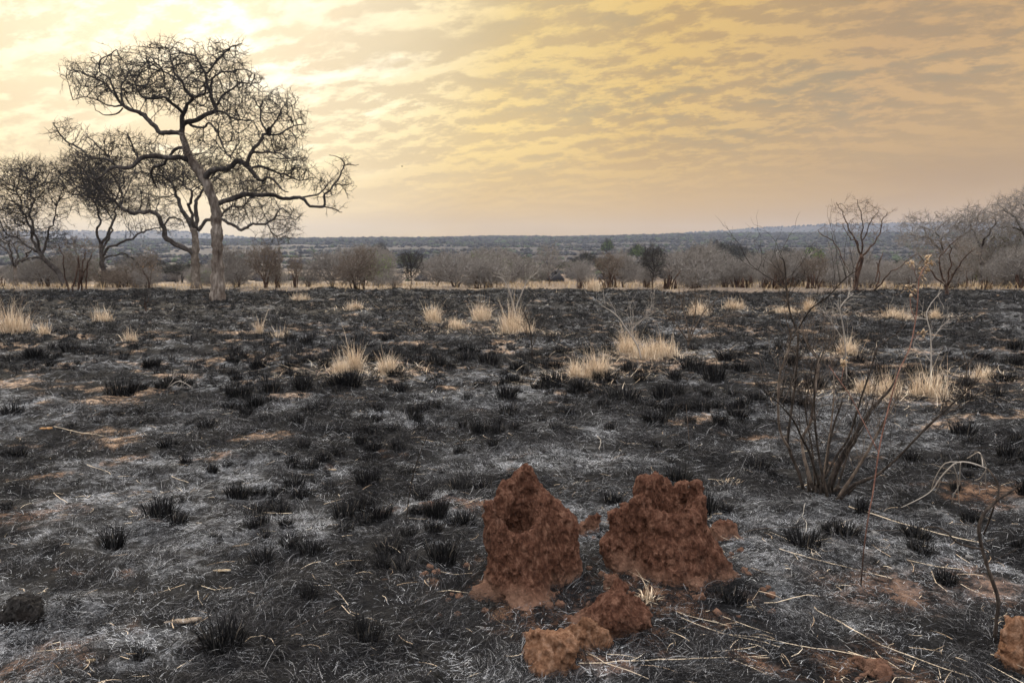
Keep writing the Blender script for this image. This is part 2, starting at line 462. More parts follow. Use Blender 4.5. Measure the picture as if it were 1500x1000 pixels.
def build_world():
    w = bpy.data.worlds.new('World'); SC.world = w; w.use_nodes = True
    t = w.node_tree; t.nodes.clear()
    out = t.nodes.new('ShaderNodeOutputWorld')
    tc = t.nodes.new('ShaderNodeTexCoord').outputs['Generated']
    sep = t.nodes.new('ShaderNodeSeparateXYZ'); t.links.new(tc, sep.inputs[0])
    X, Y, Z = sep.outputs
    z0 = math_n(t, 'MAXIMUM', Z, 0.0)
    zc = math_n(t, 'ADD', z0, .24)
    u = math_n(t, 'DIVIDE', X, zc); v = math_n(t, 'DIVIDE', Y, zc)
    def cv(du=0, dv=0, sx=1, sy=1, rot=-0.42):
        c, s = math.cos(rot), math.sin(rot)
        uu = math_n(t, 'MULTIPLY', math_n(t, 'ADD', math_n(t, 'ADD', math_n(t, 'MULTIPLY', u, c), math_n(t, 'MULTIPLY', v, s)), du), sx)
        vv = math_n(t, 'MULTIPLY', math_n(t, 'ADD', math_n(t, 'ADD', math_n(t, 'MULTIPLY', u, -s), math_n(t, 'MULTIPLY', v, c)), dv), sy)
        cb = t.nodes.new('ShaderNodeCombineXYZ'); t.links.new(uu, cb.inputs[0]); t.links.new(vv, cb.inputs[1])
        cb.inputs[2].default_value = 3.7
        return cb.outputs[0]
    patch = noise_n(t, cv(0, 0, .55, .75, .3), 1.0, 3, .5, .8)      # broad fields: rippled here, smooth there
    def cloud(du, dv):
        a = noise_n(t, cv(du, dv, 2.1, 3.3, -.3), 1.0, 10, .6, .2)
        b = noise_n(t, cv(du, dv, 4.0, 6.4, -.5), 2.2, 12, .70, .2)
        w = mapr(t, patch, .36, .64, .12, .5)
        m = t.nodes.new('ShaderNodeMix'); m.data_type = 'FLOAT'
        t.links.new(w, m.inputs[0]); t.links.new(a, m.inputs[2]); t.links.new(b, m.inputs[3])
        return m.outputs[0]
    n0 = cloud(0, 0)
    n1 = cloud(-.025, .045)
    relief = math_n(t, 'SUBTRACT', n0, n1)
    dot = t.nodes.new('ShaderNodeVectorMath'); dot.operation = 'DOT_PRODUCT'
    t.links.new(tc, dot.inputs[0]); dot.inputs[1].default_value = SUN
    g = dot.outputs['Value']
    cover = mapr(t, n0, .37, .50)
    lit = mapr(t, relief, -.04, .05)
    litc = ramp_n(t, g, [(.70, (.51, .315, .125)), (.84, (.655, .43, .12)), (.92, (.715, .525, .19)), (.965, (.76, .66, .42)), (1, (.80, .74, .59))])
    shc = ramp_n(t, g, [(.70, (.36, .235, .11)), (.84, (.45, .29, .105)), (.92, (.51, .37, .16)), (.965, (.54, .455, .29)), (1, (.58, .51, .37))])
    gap = ramp_n(t, g, [(.70, (.31, .225, .12)), (.84, (.36, .26, .115)), (.93, (.47, .36, .18)), (1, (.64, .56, .4))])
    cc = mix_rgb(t, lit, shc, litc)
    hot = mapr(t, n0, .50, .62)
    cc = mix_rgb(t, math_n(t, 'MULTIPLY', hot, mapr(t, g, .93, .99)), cc, (1.0, .93, .74))
    # thick haze low down: smooth and tan
    lowc = ramp_n(t, g, [(.62, (.395, .24, .095)), (.80, (.46, .28, .092)), (.90, (.55, .365, .135)), (.955, (.66, .54, .33)), (1, (.72, .64, .47))])
    n2 = noise_n(t, cv(0, 0, .22, .9), 1.0, 5, .5, .3)
    lowc = mix_rgb(t, mapr(t, n2, .35, .65, 0, .22), lowc, mix_rgb(t, 1, lowc, (1.22, 1.15, .98), 'MULTIPLY'))
    lf = mapr(t, math_n(t, 'ADD', Z, math_n(t, 'MULTIPLY', math_n(t, 'SUBTRACT', g, .85), .16)), .035, .17)
    upper = mix_rgb(t, cover, gap, cc)
    col = mix_rgb(t, lf, lowc, upper)
    veilf = noise_n(t, cv(0, 0, .7, 1.3, -.5), 1.0, 5, .55, .3)
    col = mix_rgb(t, mapr(t, veilf, .36, .62, .75, 0), col, mix_rgb(t, 1, col, (.86, .845, .87), 'MULTIPLY'))
    # away from the glow the veil is unseen, brightened overhead to light the ground
    back = mapr(t, Y, .45, -.35)
    high = mapr(t, Z, .36, .75)
    bf = math_n(t, 'MAXIMUM', back, high)
    vl = mix_rgb(t, cover, (.24, .27, .32), (.34, .34, .36)); vh = mix_rgb(t, cover, (1.3, 1.42, 1.6), (2.2, 2.16, 2.1))
    fill_sky = mix_rgb(t, mapr(t, Z, .1, .7), vl, vh)
    col = mix_rgb(t, bf, col, fill_sky)
    bg = t.nodes.new('ShaderNodeBackground'); t.links.new(col, bg.inputs[0]); bg.inputs[1].default_value = 1.0
    sky = t.nodes.new('ShaderNodeTexSky'); sky.sky_type = 'NISHITA'; sky.sun_disc = False
    sky.sun_elevation = SUN_EL; sky.sun_rotation = SUN_AZ
    sky.dust_density = 4; sky.air_density = 1.5
    bs = t.nodes.new('ShaderNodeBackground'); t.links.new(sky.outputs[0], bs.inputs[0]); bs.inputs[1].default_value = .05
    ms = t.nodes.new('ShaderNodeMixShader'); ms.inputs[0].default_value = .9
    t.links.new(bs.outputs[0], ms.inputs[1]); t.links.new(bg.outputs[0], ms.inputs[2])
    t.links.new(ms.outputs[0], out.inputs[0])
build_world()

sl = bpy.data.lights.new('sun', 'SUN'); sl.energy = 2.3; sl.angle = math.radians(9); sl.color = (1, .86, .66)
so = bpy.data.objects.new('sun', sl); C.objects.link(so)
so.rotation_euler = (-SUN).to_track_quat('-Z', 'Y').to_euler(); so.location = (-10, 20, 30)

cam = bpy.data.cameras.new('camera'); co = bpy.data.objects.new('camera', cam); C.objects.link(co)
cam.sensor_fit = 'HORIZONTAL'; cam.sensor_width = 36; cam.lens = 36 * F / W
cam.clip_end = 20000; cam.clip_start = .05
co.location = (0, 0, CAMH); co.rotation_euler = (PI / 2 - PITCH, 0, 0)
cam.dof.use_dof = True; cam.dof.focus_distance = 5.5; cam.dof.aperture_fstop = 5.0
SC.camera = co
SC.view_settings.view_transform = 'Standard'; SC.view_settings.look = 'None'
SC.view_settings.exposure = .5; SC.view_settings.gamma = 1
SC.render.engine = 'CYCLES'
SC.cycles.max_bounces = 5; SC.cycles.diffuse_bounces = 2; SC.cycles.glossy_bounces = 1
SC.cycles.transparent_max_bounces = 4; SC.cycles.volume_bounces = 0
SC.cycles.use_denoising = True; SC.cycles.sample_clamp_indirect = 4

# ------------------------------------------------------------------ ground
def build_ground():
    r = [.25]
    while r[-1] < 5600:
        d = r[-1]
        r.append(d * (1.06 if d < 2.2 else 1.0085 if d < 14 else 1.013 if d < 60 else 1.022))
    r = np.array(r)
    a = np.concatenate([np.linspace(-.72, .72, 560), np.linspace(.72, 2 * PI - .72, 60)[1:-1]])
    A, R = np.meshgrid(a, r)
    x = np.sin(A) * R; y = np.cos(A) * R
    z = terrain(x, y)
    for (cx, cy, rr, hh) in MOUND_RISE:
        z = z + hh * np.exp(-((x - cx) ** 2 + (y - cy) ** 2) / rr ** 2)
    burn, ash, soil = masks(x, y)
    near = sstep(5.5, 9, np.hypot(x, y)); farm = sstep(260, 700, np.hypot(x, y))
    na, nr = len(a), len(r)
    V = np.stack([x, y, z], -1).reshape(-1, 3)
    i = np.arange(nr - 1)[:, None] * na; j = np.arange(na)[None]; k = (j + 1) % na
    q = np.stack([i + j, i + na + j, i + na + k, i + k], -1).reshape(-1, 4)
    c = len(V)
    V = np.vstack([V, [[0, 0, tz(0, 0)]]])
    tr = np.stack([np.full(na, c), np.arange(na), (np.arange(na) + 1) % na], 1)
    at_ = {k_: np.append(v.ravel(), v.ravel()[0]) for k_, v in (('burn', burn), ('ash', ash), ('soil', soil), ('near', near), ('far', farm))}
    me = np_mesh('ground', V, q, tr, at_, True)
    tag(link('ground', me, ground_mat()), kind='structure')
m1 = gp(772, 860); m2 = gp(965, 842)
MOUND_RISE = [(m1[0], m1[1], .32, .015), (m2[0], m2[1], .36, .015)]
build_ground()

def gz(x, y):
    z = terrain(x, y)
    for (cx, cy, rr, hh) in MOUND_RISE:
        z = z + hh * np.exp(-((x - cx) ** 2 + (y - cy) ** 2) / rr ** 2)
    return z

# ------------------------------------------------------------------ burnt litter (nobody could count it)
def scatter(n, d0, d1, power):
    """random spots in front of the camera; power 1 = even per area"""
    u = RNG.random(n)
    if abs(power - 2) < 1e-6: d = d0 * (d1 / d0) ** u
    else:
        e = 2 - power; d = (d0 ** e + u * (d1 ** e - d0 ** e)) ** (1 / e)
    a = RNG.uniform(-.74, .74, n)
    x = d * np.tan(a) * .98
    return x, d

def build_litter():
    G = Geo(); GA = Geo(); GS = Geo()
    # charred grass lies in fanned, flattened mats
    def mats(geo, n, per, d0, d1, pw, wmul, tone_fn, dens_fn, len_, e_hi, clump, wid):
        x, y = scatter(n, d0, d1, pw)
        burn, ash, soil = masks(x, y)
        keep = (burn > .5) & (RNG.random(n) < dens_fn(x, y, ash, soil))
        x, y, ash = x[keep], y[keep], ash[keep]; n = len(x)
        k = np.maximum(1, y / 4.5) ** .85
        head = 2 * PI * fbm(x / .9, y / .9, 62, 2) * 1.5 + RNG.normal(0, .5, n)
        sz = RNG.uniform(.6, 1.4, n)
        X = np.repeat(x, per); Y = np.repeat(y, per); Kk = np.repeat(k, per); S_ = np.repeat(sz, per); m = len(X)
        X = X + RNG.normal(0, clump, m) * Kk; Y = Y + RNG.normal(0, clump, m) * Kk
        Z = gz(X, Y) + RNG.uniform(-.004, .014, m)
        hd = np.repeat(head, per) + RNG.normal(0, .75, m)
        blades(geo, np.stack([X, Y, Z], 1), hd, RNG.uniform(-.05, e_hi, m), RNG.uniform(-.9, .15, m), len_ * RNG.uniform(.4, 1.4, m) * S_ * Kk, wid * RNG.uniform(.6, 1.5, m) * Kk * wmul,
               RNG.normal(0, .8, m), 3, np.clip(tone_fn(m, np.repeat(ash, per)), 0, 1), RNG.uniform(-.7, .7, m))
    dark = lambda m, a: RNG.beta(1.1, 3.0, m) + (RNG.random(m) < .12) * RNG.uniform(.2, .6, m) + a * .15
    dd_ = lambda x, y, ash, soil: (1 - .72 * soil) * sstep(-.55, .1, fbm(x / .45, y / .45, 61, 3)) * (1 - .35 * ash)
    mats(G, 15000, 32, 2.5, 9, 1.5, 1, dark, dd_, .08, 1.05, .035, .0019)
    mats(G, 9500, 22, 9, 22, 1.5, 1, dark, dd_, .075, .9, .03, .0022)
    mats(G, 5000, 14, 22, 38, 1.2, 1, dark, dd_, .06, 1.0, .03, .0026)
    pale = lambda m, a: RNG.beta(1.2, 2.0, m)
    pd = lambda x, y, ash, soil: np.clip(ash * 1.15 * sstep(-.2, .35, fbm(x / .4, y / .25, 64, 3)) + .10 + .25 * sstep(.1, .4, fbm(x / .2, y / .2, 67, 2)), 0, 1) * (1 - .6 * soil)
    mats(GA, 24000, 12, 2.5, 9, 1.5, 1, pale, pd, .045, .6, .05, .0012)
    mats(GA, 15000, 9, 9, 22, 1.6, 1, pale, pd, .04, .5, .05, .0014)
    mats(GA, 2500, 8, 22, 38, 1.4, 1, pale, pd, .035, .5, .05, .0018)
    # short bits of unburnt straw
    for n, d0, d1, pw in ((4200, 2.6, 9, 1.3), (5000, 9, 36, 1.1)):
        x, y = scatter(n, d0, d1, pw)
        pk = .25 + .75 * sstep(0, .5, fbm(x / 1.4, y / 1.4, 66, 3)) + np.where((x > .6) & (y < 5), .4, 0)
        keep = RNG.random(n) < pk * .55
        x, y = x[keep], y[keep]; n = len(x)
        k = np.maximum(1, y / 6.0) ** .7
        z = gz(x, y) + RNG.uniform(.004, .02, n)
        blades(GS, np.stack([x, y, z], 1), RNG.uniform(0, 2 * PI, n), RNG.uniform(-.05, .3, n), RNG.uniform(-.3, .1, n), RNG.uniform(.03, .16, n) * k,
               RNG.uniform(.002, .004, n) * k, RNG.normal(0, .8, n), 3, RNG.random(n), RNG.uniform(-.5, .5, n))
    tag(link('burnt_litter', G.mesh('burnt_litter'), M['litter']), 'black tangle of charred grass fibres over the burnt ground', 'burnt grass', kind='stuff')
    tag(link('ash_litter', GA.mesh('ash_litter'), M['ash']), 'curled grey and white ash fibres in patches on the burnt ground', 'ash', kind='stuff')
    tag(link('straw_litter', GS.mesh('straw_litter'), M['straw']), 'short unburnt straw scraps strewn over the burnt ground', 'straw', kind='stuff')
build_litter()

# ------------------------------------------------------------------ burnt tussocks
def tussock_geo(geo, c, R, h, n, rng):
    a = rng.uniform(0, 2 * PI, n); rr = R * np.sqrt(rng.random(n))
    root = np.stack([c[0] + rr * np.cos(a), c[1] + rr * np.sin(a), np.full(n, c[2] - .01)], 1)
    blades(geo, root, a + rng.normal(0, .5, n), rng.uniform(1.0, 1.5, n), rng.uniform(.5, 1.4, n), h * rng.uniform(.5, 1.15, n),
           np.full(n, .008) * (R / .1), rng.normal(0, .5, n), 2, np.where(rng.random(n) < .07, rng.uniform(.7, 1, n), rng.beta(1.2, 3.5, n)), rng.uniform(-.5, .5, n), .35)
    # matted foot
    m = 14
    th = np.arange(m) * 2 * PI / m
    P = np.stack([c[0] + R * 1.05 * np.cos(th) * rng.uniform(.8, 1.15, m), c[1] + R * 1.05 * np.sin(th) * rng.uniform(.8, 1.15, m), np.full(m, c[2] - .02)], 1)
    Q = np.stack([c[0] + R * .6 * np.cos(th) * rng.uniform(.7, 1.2, m), c[1] + R * .6 * np.sin(th) * rng.uniform(.7, 1.2, m), c[2] + h * rng.uniform(.1, .3, m)], 1)
    V = np.vstack([P, Q, [[c[0], c[1], c[2] + h * .25]]])
    j = np.arange(m); k = (j + 1) % m
    geo.add(V, np.stack([j, k, m + k, m + j], 1), np.stack([m + j, m + k, j * 0 + 2 * m], 1), .12)

def build_tussocks():
    rng = np.random.default_rng(21)
    var = []
    for i in range(12):
        g = Geo(); tussock_geo(g, (0, 0, 0), rng.uniform(.06, .10), rng.uniform(.08, .14), 190, rng)
        me = g.mesh('burnt_tussock'); me.materials.append(M['char']); var.append(me)
    special = [(166, 800, 1.0, 'broad bristly black tussock in the open left foreground'),
               (328, 945, 1.0, 'low black tussock by the bottom edge, above the splintered wood piece'),
               (1385, 852, .75, 'small spiky black tussock in a bare red hollow, lower right'),
               (178, 577, 1.9, 'large round black tussock on a pale sand patch, mid left'),
               (245, 655, 1.0, 'upright black tussock standing alone in the mid left ash'),
               (960, 620, 1.2, 'rounded black tussock in the grey ash behind the right clay mound'),
               (1070, 880, .8, 'sooty black tussock at the right foot of the cratered clay mound')]
    for (px, py, s, lab) in special:
        p = on_ground(px, py)
        o = link('burnt_tussock', var[rng.integers(12)], None, None, p); o.scale = (s, s, s); o.rotation_euler = (0, 0, rng.uniform(0, 6))
        tag(o, lab, 'burnt tussock')
    # the many others, set by a clumpy noise
    n = 26000
    x, y = scatter(n, 3.0, 39, .85)
    dens = fbm(x / 2.2, y / 2.2, 71, 3) + np.interp(y, [3, 6, 9, 14, 25, 38], [-.3, -.2, .06, .2, .3, .4])
    burn, ash, soil = masks(x, y)
    keep = (RNG.normal(0, .25, n) < dens - .14) & (burn > .5)
    x, y = x[keep], y[keep]
    ok = []; grid = {}
    for i in range(len(x)):
        key = (int(x[i] / .16), int(y[i] / .16))
        if key in grid: continue
        grid[key] = 1; ok.append(i)
    x, y = x[ok], y[ok]
    for (cx, cy, rr) in ((m1[0], m1[1], .4), (m2[0], m2[1], .5)):
        f = np.hypot(x - cx, y - cy) > rr; x, y = x[f], y[f]
    size = np.where(y < 8, rng.uniform(.25, .75, len(x)), .3 + 1.1 * rng.beta(1.1, 2.6, len(x)))
    vis = np.abs(x / y) < .70
    order = np.argsort(-(size / y) * np.where(vis, 1, .001))
    x, y, size = x[order], y[order], size[order]
    z = gz(x, y)
    nind = 293
    for i in range(min(nind, len(x))):
        o = link('burnt_tussock', var[i % 12], None, None, (x[i], y[i], z[i]))
        s = size[i]; o.scale = (s * rng.uniform(.8, 1.7), s * rng.uniform(.8, 1.5), s * rng.uniform(.8, 1.6)); o.rotation_euler = (0, 0, rng.uniform(0, 6.28))
        tag(o, 'small black burnt grass tussock among many on the charred plain', 'burnt tussock', 'burnt tussocks on the plain')
    g = Geo()
    for i in range(nind, len(x)):
        s = size[i]
        tussock_geo(g, (x[i], y[i], z[i]), .1 * s, .13 * s, 26 if y[i] > 14 else 50, rng)
    tag(link('burnt_tussock_field', g.mesh('burnt_tussock_field'), M['char']), 'countless black tussock stubs receding to the edge of the burn', 'burnt tussocks', kind='stuff')
    print('tussocks', len(x))
build_tussocks()

# ------------------------------------------------------------------ clay mounds and clods: a distance field turned into a surface
def surface_nets(f, org, h):
    nx, ny, nz = f.shape
    acc = np.zeros((nx - 1, ny - 1, nz - 1, 3)); cnt = np.zeros((nx - 1, ny - 1, nz - 1))
    cs = [(a, b, c) for a in (0, 1) for b in (0, 1) for c in (0, 1)]
    sub = lambda o: f[o[0]:o[0] + nx - 1, o[1]:o[1] + ny - 1, o[2]:o[2] + nz - 1]
    for i in range(8):
        for j in range(i + 1, 8):
            if sum(abs(p - q) for p, q in zip(cs[i], cs[j])) != 1: continue
            f0, f1 = sub(cs[i]), sub(cs[j])
            cr = (f0 < 0) != (f1 < 0)
            tt = np.where(cr, f0 / np.where(cr, f0 - f1, 1), 0)
            for ax in range(3):
                acc[..., ax] += np.where(cr, cs[i][ax] + tt * (cs[j][ax] - cs[i][ax]), 0)
            cnt += cr
    act = cnt > 0
    idx = np.full(act.shape, -1); idx[act] = np.arange(act.sum())
    ijk = np.argwhere(act)
    V = (ijk + acc[act] / cnt[act][:, None]) * h + org
    s = f < 0
    faces = []
    def emit(chg, neg, c):
        q = np.stack([idx[tuple(k.T)] for k in c], 1)
        q[neg] = q[neg][:, ::-1]; faces.append(q)
    for ax in range(3):
        sl0 = [slice(1, -1)] * 3; sl1 = [slice(1, -1)] * 3
        sl0[ax] = slice(0, -1); sl1[ax] = slice(1, None)
        a, b = s[tuple(sl0)], s[tuple(sl1)]
        e = np.argwhere(a != b)
        if not len(e): continue
        neg = ~a[tuple(e.T)]
        off = np.ones(3, int); off[ax] = 0
        e = e + off
        u, v = [(1, 2), (2, 0), (0, 1)][ax]
        U = np.zeros(3, int); U[u] = 1; Vv = np.zeros(3, int); Vv[v] = 1
        emit(None, neg, [e - U - Vv, e - Vv, e, e - U])
    return V, np.concatenate(faces)

def sdf_shape(ops, lo, hi, h, amp, scale, seed, k=.04):
    """ops in order: cap / ell add a rounded cone or an ellipsoid, -cap / -ell carve one out"""
    ax = [np.arange(lo[i], hi[i] + h, h) for i in range(3)]
    P = np.stack(np.meshgrid(*ax, indexing='ij'), -1)
    def dist(P):
        d = None
        for s in ops:
            if s[0].endswith('cap'):
                a, b, ra, rb = np.array(s[1]), np.array(s[2]), s[3], s[4]
                ab = b - a; t = np.clip(((P - a) @ ab) / (ab @ ab), 0, 1)
                e = np.linalg.norm(P - a - t[..., None] * ab, axis=-1) - (ra + (rb - ra) * t)
            else:
                c, r = np.array(s[1]), np.array(s[2])
                l = np.linalg.norm((P - c) / r, axis=-1); l2 = np.linalg.norm((P - c) / r ** 2, axis=-1)
                e = l * (l - 1) / (l2 + 1e-9)
            if d is None: d = e; continue
            if s[0][0] == '-':
                hh = np.clip(.5 - .5 * (d + e) / .015, 0, 1); d = d * (1 - hh) - e * hh + .015 * hh * (1 - hh)
            else:
                hh = np.clip(.5 + .5 * (e - d) / k, 0, 1); d = e * (1 - hh) + d * hh - k * hh * (1 - hh)
        return d
    d = dist(P)
    b = np.abs(d) < 2.6 * amp + 2 * h          # roughen only the band round the surface
    Q = P[b]
    Q2 = Q + amp * .9 * np.stack([fbm3(Q * 9, seed + 20 + i, 3) for i in range(3)], -1)
    nz = fbm3(Q * np.array([1, 1, .8]) * scale, seed, 5, .6)
    nz2 = np.abs(fbm3(Q * scale * .62, seed + 9, 4))
    nz3 = fbm3(Q * np.array([1, 1, .6]) * scale * 2.3, seed + 3, 3, .6)
    d[b] = dist(Q2) + amp * (nz * .55 - (.36 - nz2) * .55 + nz3 * .6)
    return surface_nets(d, np.array(lo, float), h)

def clay(name, label, cat, px, py, ops, lo, hi, h, amp, scale, seed, m, k=.04, sink=0):
    p = on_ground(px, py, sink)
    V, q = sdf_shape(ops, lo, hi, h, amp, scale, seed, k)
    o = link(name, np_mesh(name, V, q, None, None, True), m, None, p)
    return tag(o, label, cat)

S = pxm(3.85)        # metres per photo pixel at the mounds
def L(dx, dz, dy=0.0):
    return (dx * S, dy, dz * S)
# left mound: local origin at photo (772, 868); dx right, dz up in photo pixels, dy metres away
clay('termite_mound', 'tall jagged red clay mound with an open hollow and a pointed back rim', 'termite mound', 772, 860,
     [('cap', L(-4, -24), L(-14, 88), .195, .145), ('cap', L(-4, -24, .1), L(-10, 84, .12), .17, .13), ('cap', L(40, -24, .15), L(36, 90, .15), .15, .09), ('cap', L(50, 20, .13), L(58, 86, .14), .095, .06),
      ('-ell', L(-16, 150, .03), (.122, .165, .33)), ('-cap', L(-8, 128, -.34), L(-12, 112, .0), .095, .08),
      ('cap', L(-6, 60, .21), L(-2, 164, .13), .07, .018), ('cap', L(-46, 92, .1), L(-28, 142, .13), .055, .034), ('cap', L(-30, 128, .13), L(-4, 168, .14), .05, .016), ('cap', L(28, 104, .16), L(2, 164, .14), .06, .018), ('cap', L(14, 70, .2), L(12, 140, .14), .06, .02), ('cap', L(-26, 70, .18), L(-18, 146, .13), .06, .026),
      ('cap', L(-44, 70, .0), L(-53, 120, .02), .05, .028), ('cap', L(22, 70, .08), L(26, 116, .1), .055, .04),
      ('cap', L(-30, -20, -.06), L(-92, -20, -.13), .115, .03), ('cap', L(-40, -4, -.02), L(-60, -8, -.06), .09, .07), ('cap', L(0, -20, -.16), L(-10, 14, -.08), .11, .09), ('cap', L(14, -26, -.22), L(8, -4, -.12), .07, .08),
      ('-cap', L(42, -10, -.08), L(36, 110, -.01), .055, .03), ('-ell', L(-66, 44, -.14), (.05, .09, .12)), ('-ell', L(6, 34, -.255), (.09, .06, .11))],
     (-.44, -.44, -.12), (.44, .50, .70), .005, .0125, 24, 1, M['clay'], .025)
def L2(dx, dz, dy=0.0):
    return (dx * S * 1.04, dy, dz * S * (.93 if dz > 0 else 1))
clay('termite_mound', 'broad red clay mound with a round crater in its flat top', 'termite mound', 965, 840,
     [('cap', L2(22, -34), L2(20, 84), .255, .145), ('cap', L2(82, -28, .0), L2(50, 50, .02), .14, .1),
      ('-ell', L2(18, 160, .02), (.128, .14, .26)), ('-ell', L2(18, 166, -.13), (.125, .15, .15)),
      ('cap', L2(-20, 80, .05), L2(-18, 150, .07), .07, .04), ('cap', L2(-6, 90, .12), L2(0, 146, .13), .06, .035), ('cap', L2(-28, 60, .02), L2(-32, 118, .03), .06, .035), ('cap', L2(16, 90, .13), L2(20, 136, .14), .05, .03),
      ('cap', L2(56, 80, .05), L2(58, 142, .06), .055, .028), ('cap', L2(38, 80, .13), L2(40, 134, .14), .055, .035), ('cap', L2(56, 80, -.03), L2(57, 128, -.03), .045, .025),
      ('cap', L2(-52, 10, .08), L2(-46, 96, .1), .08, .04), ('cap', L2(-66, 16, .1), L2(-76, 46, .08), .055, .035), ('cap', L2(-50, -10, .02), L2(-62, 24, .04), .065, .04), ('cap', L2(-56, 60, .1), L2(-62, 88, .1), .04, .028),
      ('cap', L2(92, -18, .0), L2(76, 10, .02), .085, .075), ('cap', L2(-40, -24, -.15), L2(-10, -4, -.1), .07, .1), ('cap', L2(50, -24, -.15), L2(40, -4, -.1), .08, .1),
      ('-ell', L2(-48, 60, -.03), (.045, .08, .06)), ('-ell', L2(-60, 36, -.02), (.035, .07, .03)), ('-ell', L2(48, 128, .02), (.03, .05, .05)), ('-ell', L2(-34, 14, -.15), (.05, .08, .09))],
     (-.44, -.40, -.12), (.52, .46, .66), .005, .0125, 24, 4, M['clay'], .025)

def clod(label, px, py, r, seed, m='clay', h=.005, cat='clay clod', amp=.016, name='clay_clod', extra=(), sink=.0):
    lo = [-1.5 * r[0] - .03, -1.5 * r[1] - .03, -r[2] * .6 - .02]; hi = [1.5 * r[0] + .03, 1.5 * r[1] + .03, 1.6 * r[2] + .03]
    rg = np.random.default_rng(seed + 500); cuts = []
    for _ in range(7):
        v = rg.normal(0, 1, 3); v[2] = abs(v[2]) * .8; v /= np.linalg.norm(v); q = np.array([r[0], r[1], r[2] * .65])
        ds = 1 / np.sqrt(((v / q) ** 2).sum()) * rg.uniform(.55, .85)
        cuts.append(('-ell', np.array([0, 0, r[2] * .35]) + v * (ds + .6), (.6, .6, .6)))
    adds = [('ell', (0, 0, r[2] * .35), np.array([r[0], r[1], r[2] * .65]) * 1.12)] + list(extra) + cuts + [('-ell', (r[0] * 1.1, -r[1], r[2] * 1.1), (r[0] * .7, r[1] * .8, r[2] * .6))]
    return clay(name, label, cat, px, py, adds, lo, hi, h, amp, 24, seed, M[m], .02, sink)

clod('squared red clay clod in front of the gap between the two mounds', 893, 922, (.155, .11, .2), 11, extra=[('cap', (-.09, 0, .05), (-.08, .0, .14), .07, .06), ('cap', (.09, .02, .03), (.1, .02, .1), .07, .06)])
clod('crumbling tan clay clod nearest the camera, with an orange broken face', 803, 975, (.135, .09, .13), 12, 'clay_pale', extra=[('cap', (-.08, 0, .03), (-.09, .0, .09), .05, .04)])
clod('pinkish clay clod leaning against the tan one in the foreground', 858, 948, (.10, .08, .15), 13, 'clay_pale', extra=[('cap', (0, 0, .05), (.0, .0, .13), .07, .03)])
clod('dark red clod wedged behind the gap between the mounds', 862, 778, (.065, .05, .10), 14)
clod('small red clod beside the left flank of the cratered mound', 850, 785, (.04, .04, .06), 15)
clod('long flat red clay slab tipped behind the cratered mound', 1066, 786, (.13, .07, .09), 16, extra=[('cap', (-.1, 0, .04), (.1, 0, .02), .05, .03)])
clod('pebble of red clay right of the cratered mound', 1083, 808, (.025, .025, .035), 17, h=.005, amp=.01)
clod('rounded red clod at the front right foot of the cratered mound', 1018, 862, (.06, .05, .06), 18)
clod('thin red clay flake lying in front of the cratered mound', 1020, 873, (.07, .03, .025), 19, h=.005, amp=.012)
clod('brown clod at the front left foot of the cratered mound', 897, 862, (.06, .05, .06), 20)
clod('little red lump by the right foot of the jagged mound', 820, 888, (.03, .03, .045), 22, h=.005, amp=.01)
clod('small red lump left of the squared clod', 803, 890, (.028, .025, .04), 23, h=.005, amp=.01)
clod('red clay lump cut off by the right edge of the picture', 1497, 970, (.09, .09, .22), 24, 'clay_pale')
clod('heap of crumbled dark red earth at the bottom edge, lower right', 1290, 990, (.14, .07, .05), 25, h=.006, amp=.03, cat='earth heap')
clod('charred black lump dusted with ash at the far left, near the bottom', 34, 905, (.12, .09, .10), 26, 'clay_dark', cat='charred clod')
clod('sooty low lump at the lower left edge above the straw patch', 300, 947, (.05, .04, .04), 29, 'clay_dark', h=.006, cat='charred clod')
for i, (px, py, r, lab) in enumerate([(1218, 782, .035, 'largest chalky ash lump left of the red stalk'), (1244, 778, .03, 'flat chalky ash lump beside the red stalk'), (1280, 783, .035, 'chalky ash lump right of the red stalk'), (1416, 818, .03, 'lone chalky ash lump left of the bent black stick')]):
    clod(lab, px, py, (r, r * .8, r * .9), 30 + i, 'ash_lump', h=.005, amp=.012, cat='ash lump', name='ash_lump')
# crumbs round the mounds
g = []
for i in range(5):
    V, q = sdf_shape([('ell', (0, 0, .006), (.016, .014, .011))], (-.03, -.03, -.01), (.03, .03, .03), .004, .006, 50, 60 + i, .01)
    me = np_mesh('clay_crumb', V, q, None, None, True); me.materials.append(M['clay']); g.append(me)
rc = np.random.default_rng(8)
for i in range(70):
    cx, cy = (m1 if i % 2 else m2)[:2]
    a = rc.uniform(0, 6.28); r = rc.uniform(.28, .62)
    x, y = cx + r * math.cos(a), cy + r * math.sin(a) * .9 - .06
    o = link('clay_crumb', g[i % 5], None, None, (x, y, float(gz(np.array([x]), np.array([y]))[0])))
    s = rc.uniform(.5, 1.5); o.scale = (s, s, s); o.rotation_euler = (0, 0, rc.uniform(0, 6))
    tag(o, 'red clay crumb scattered round the feet of the mounds', 'clay crumb', 'clay crumbs round the mounds')

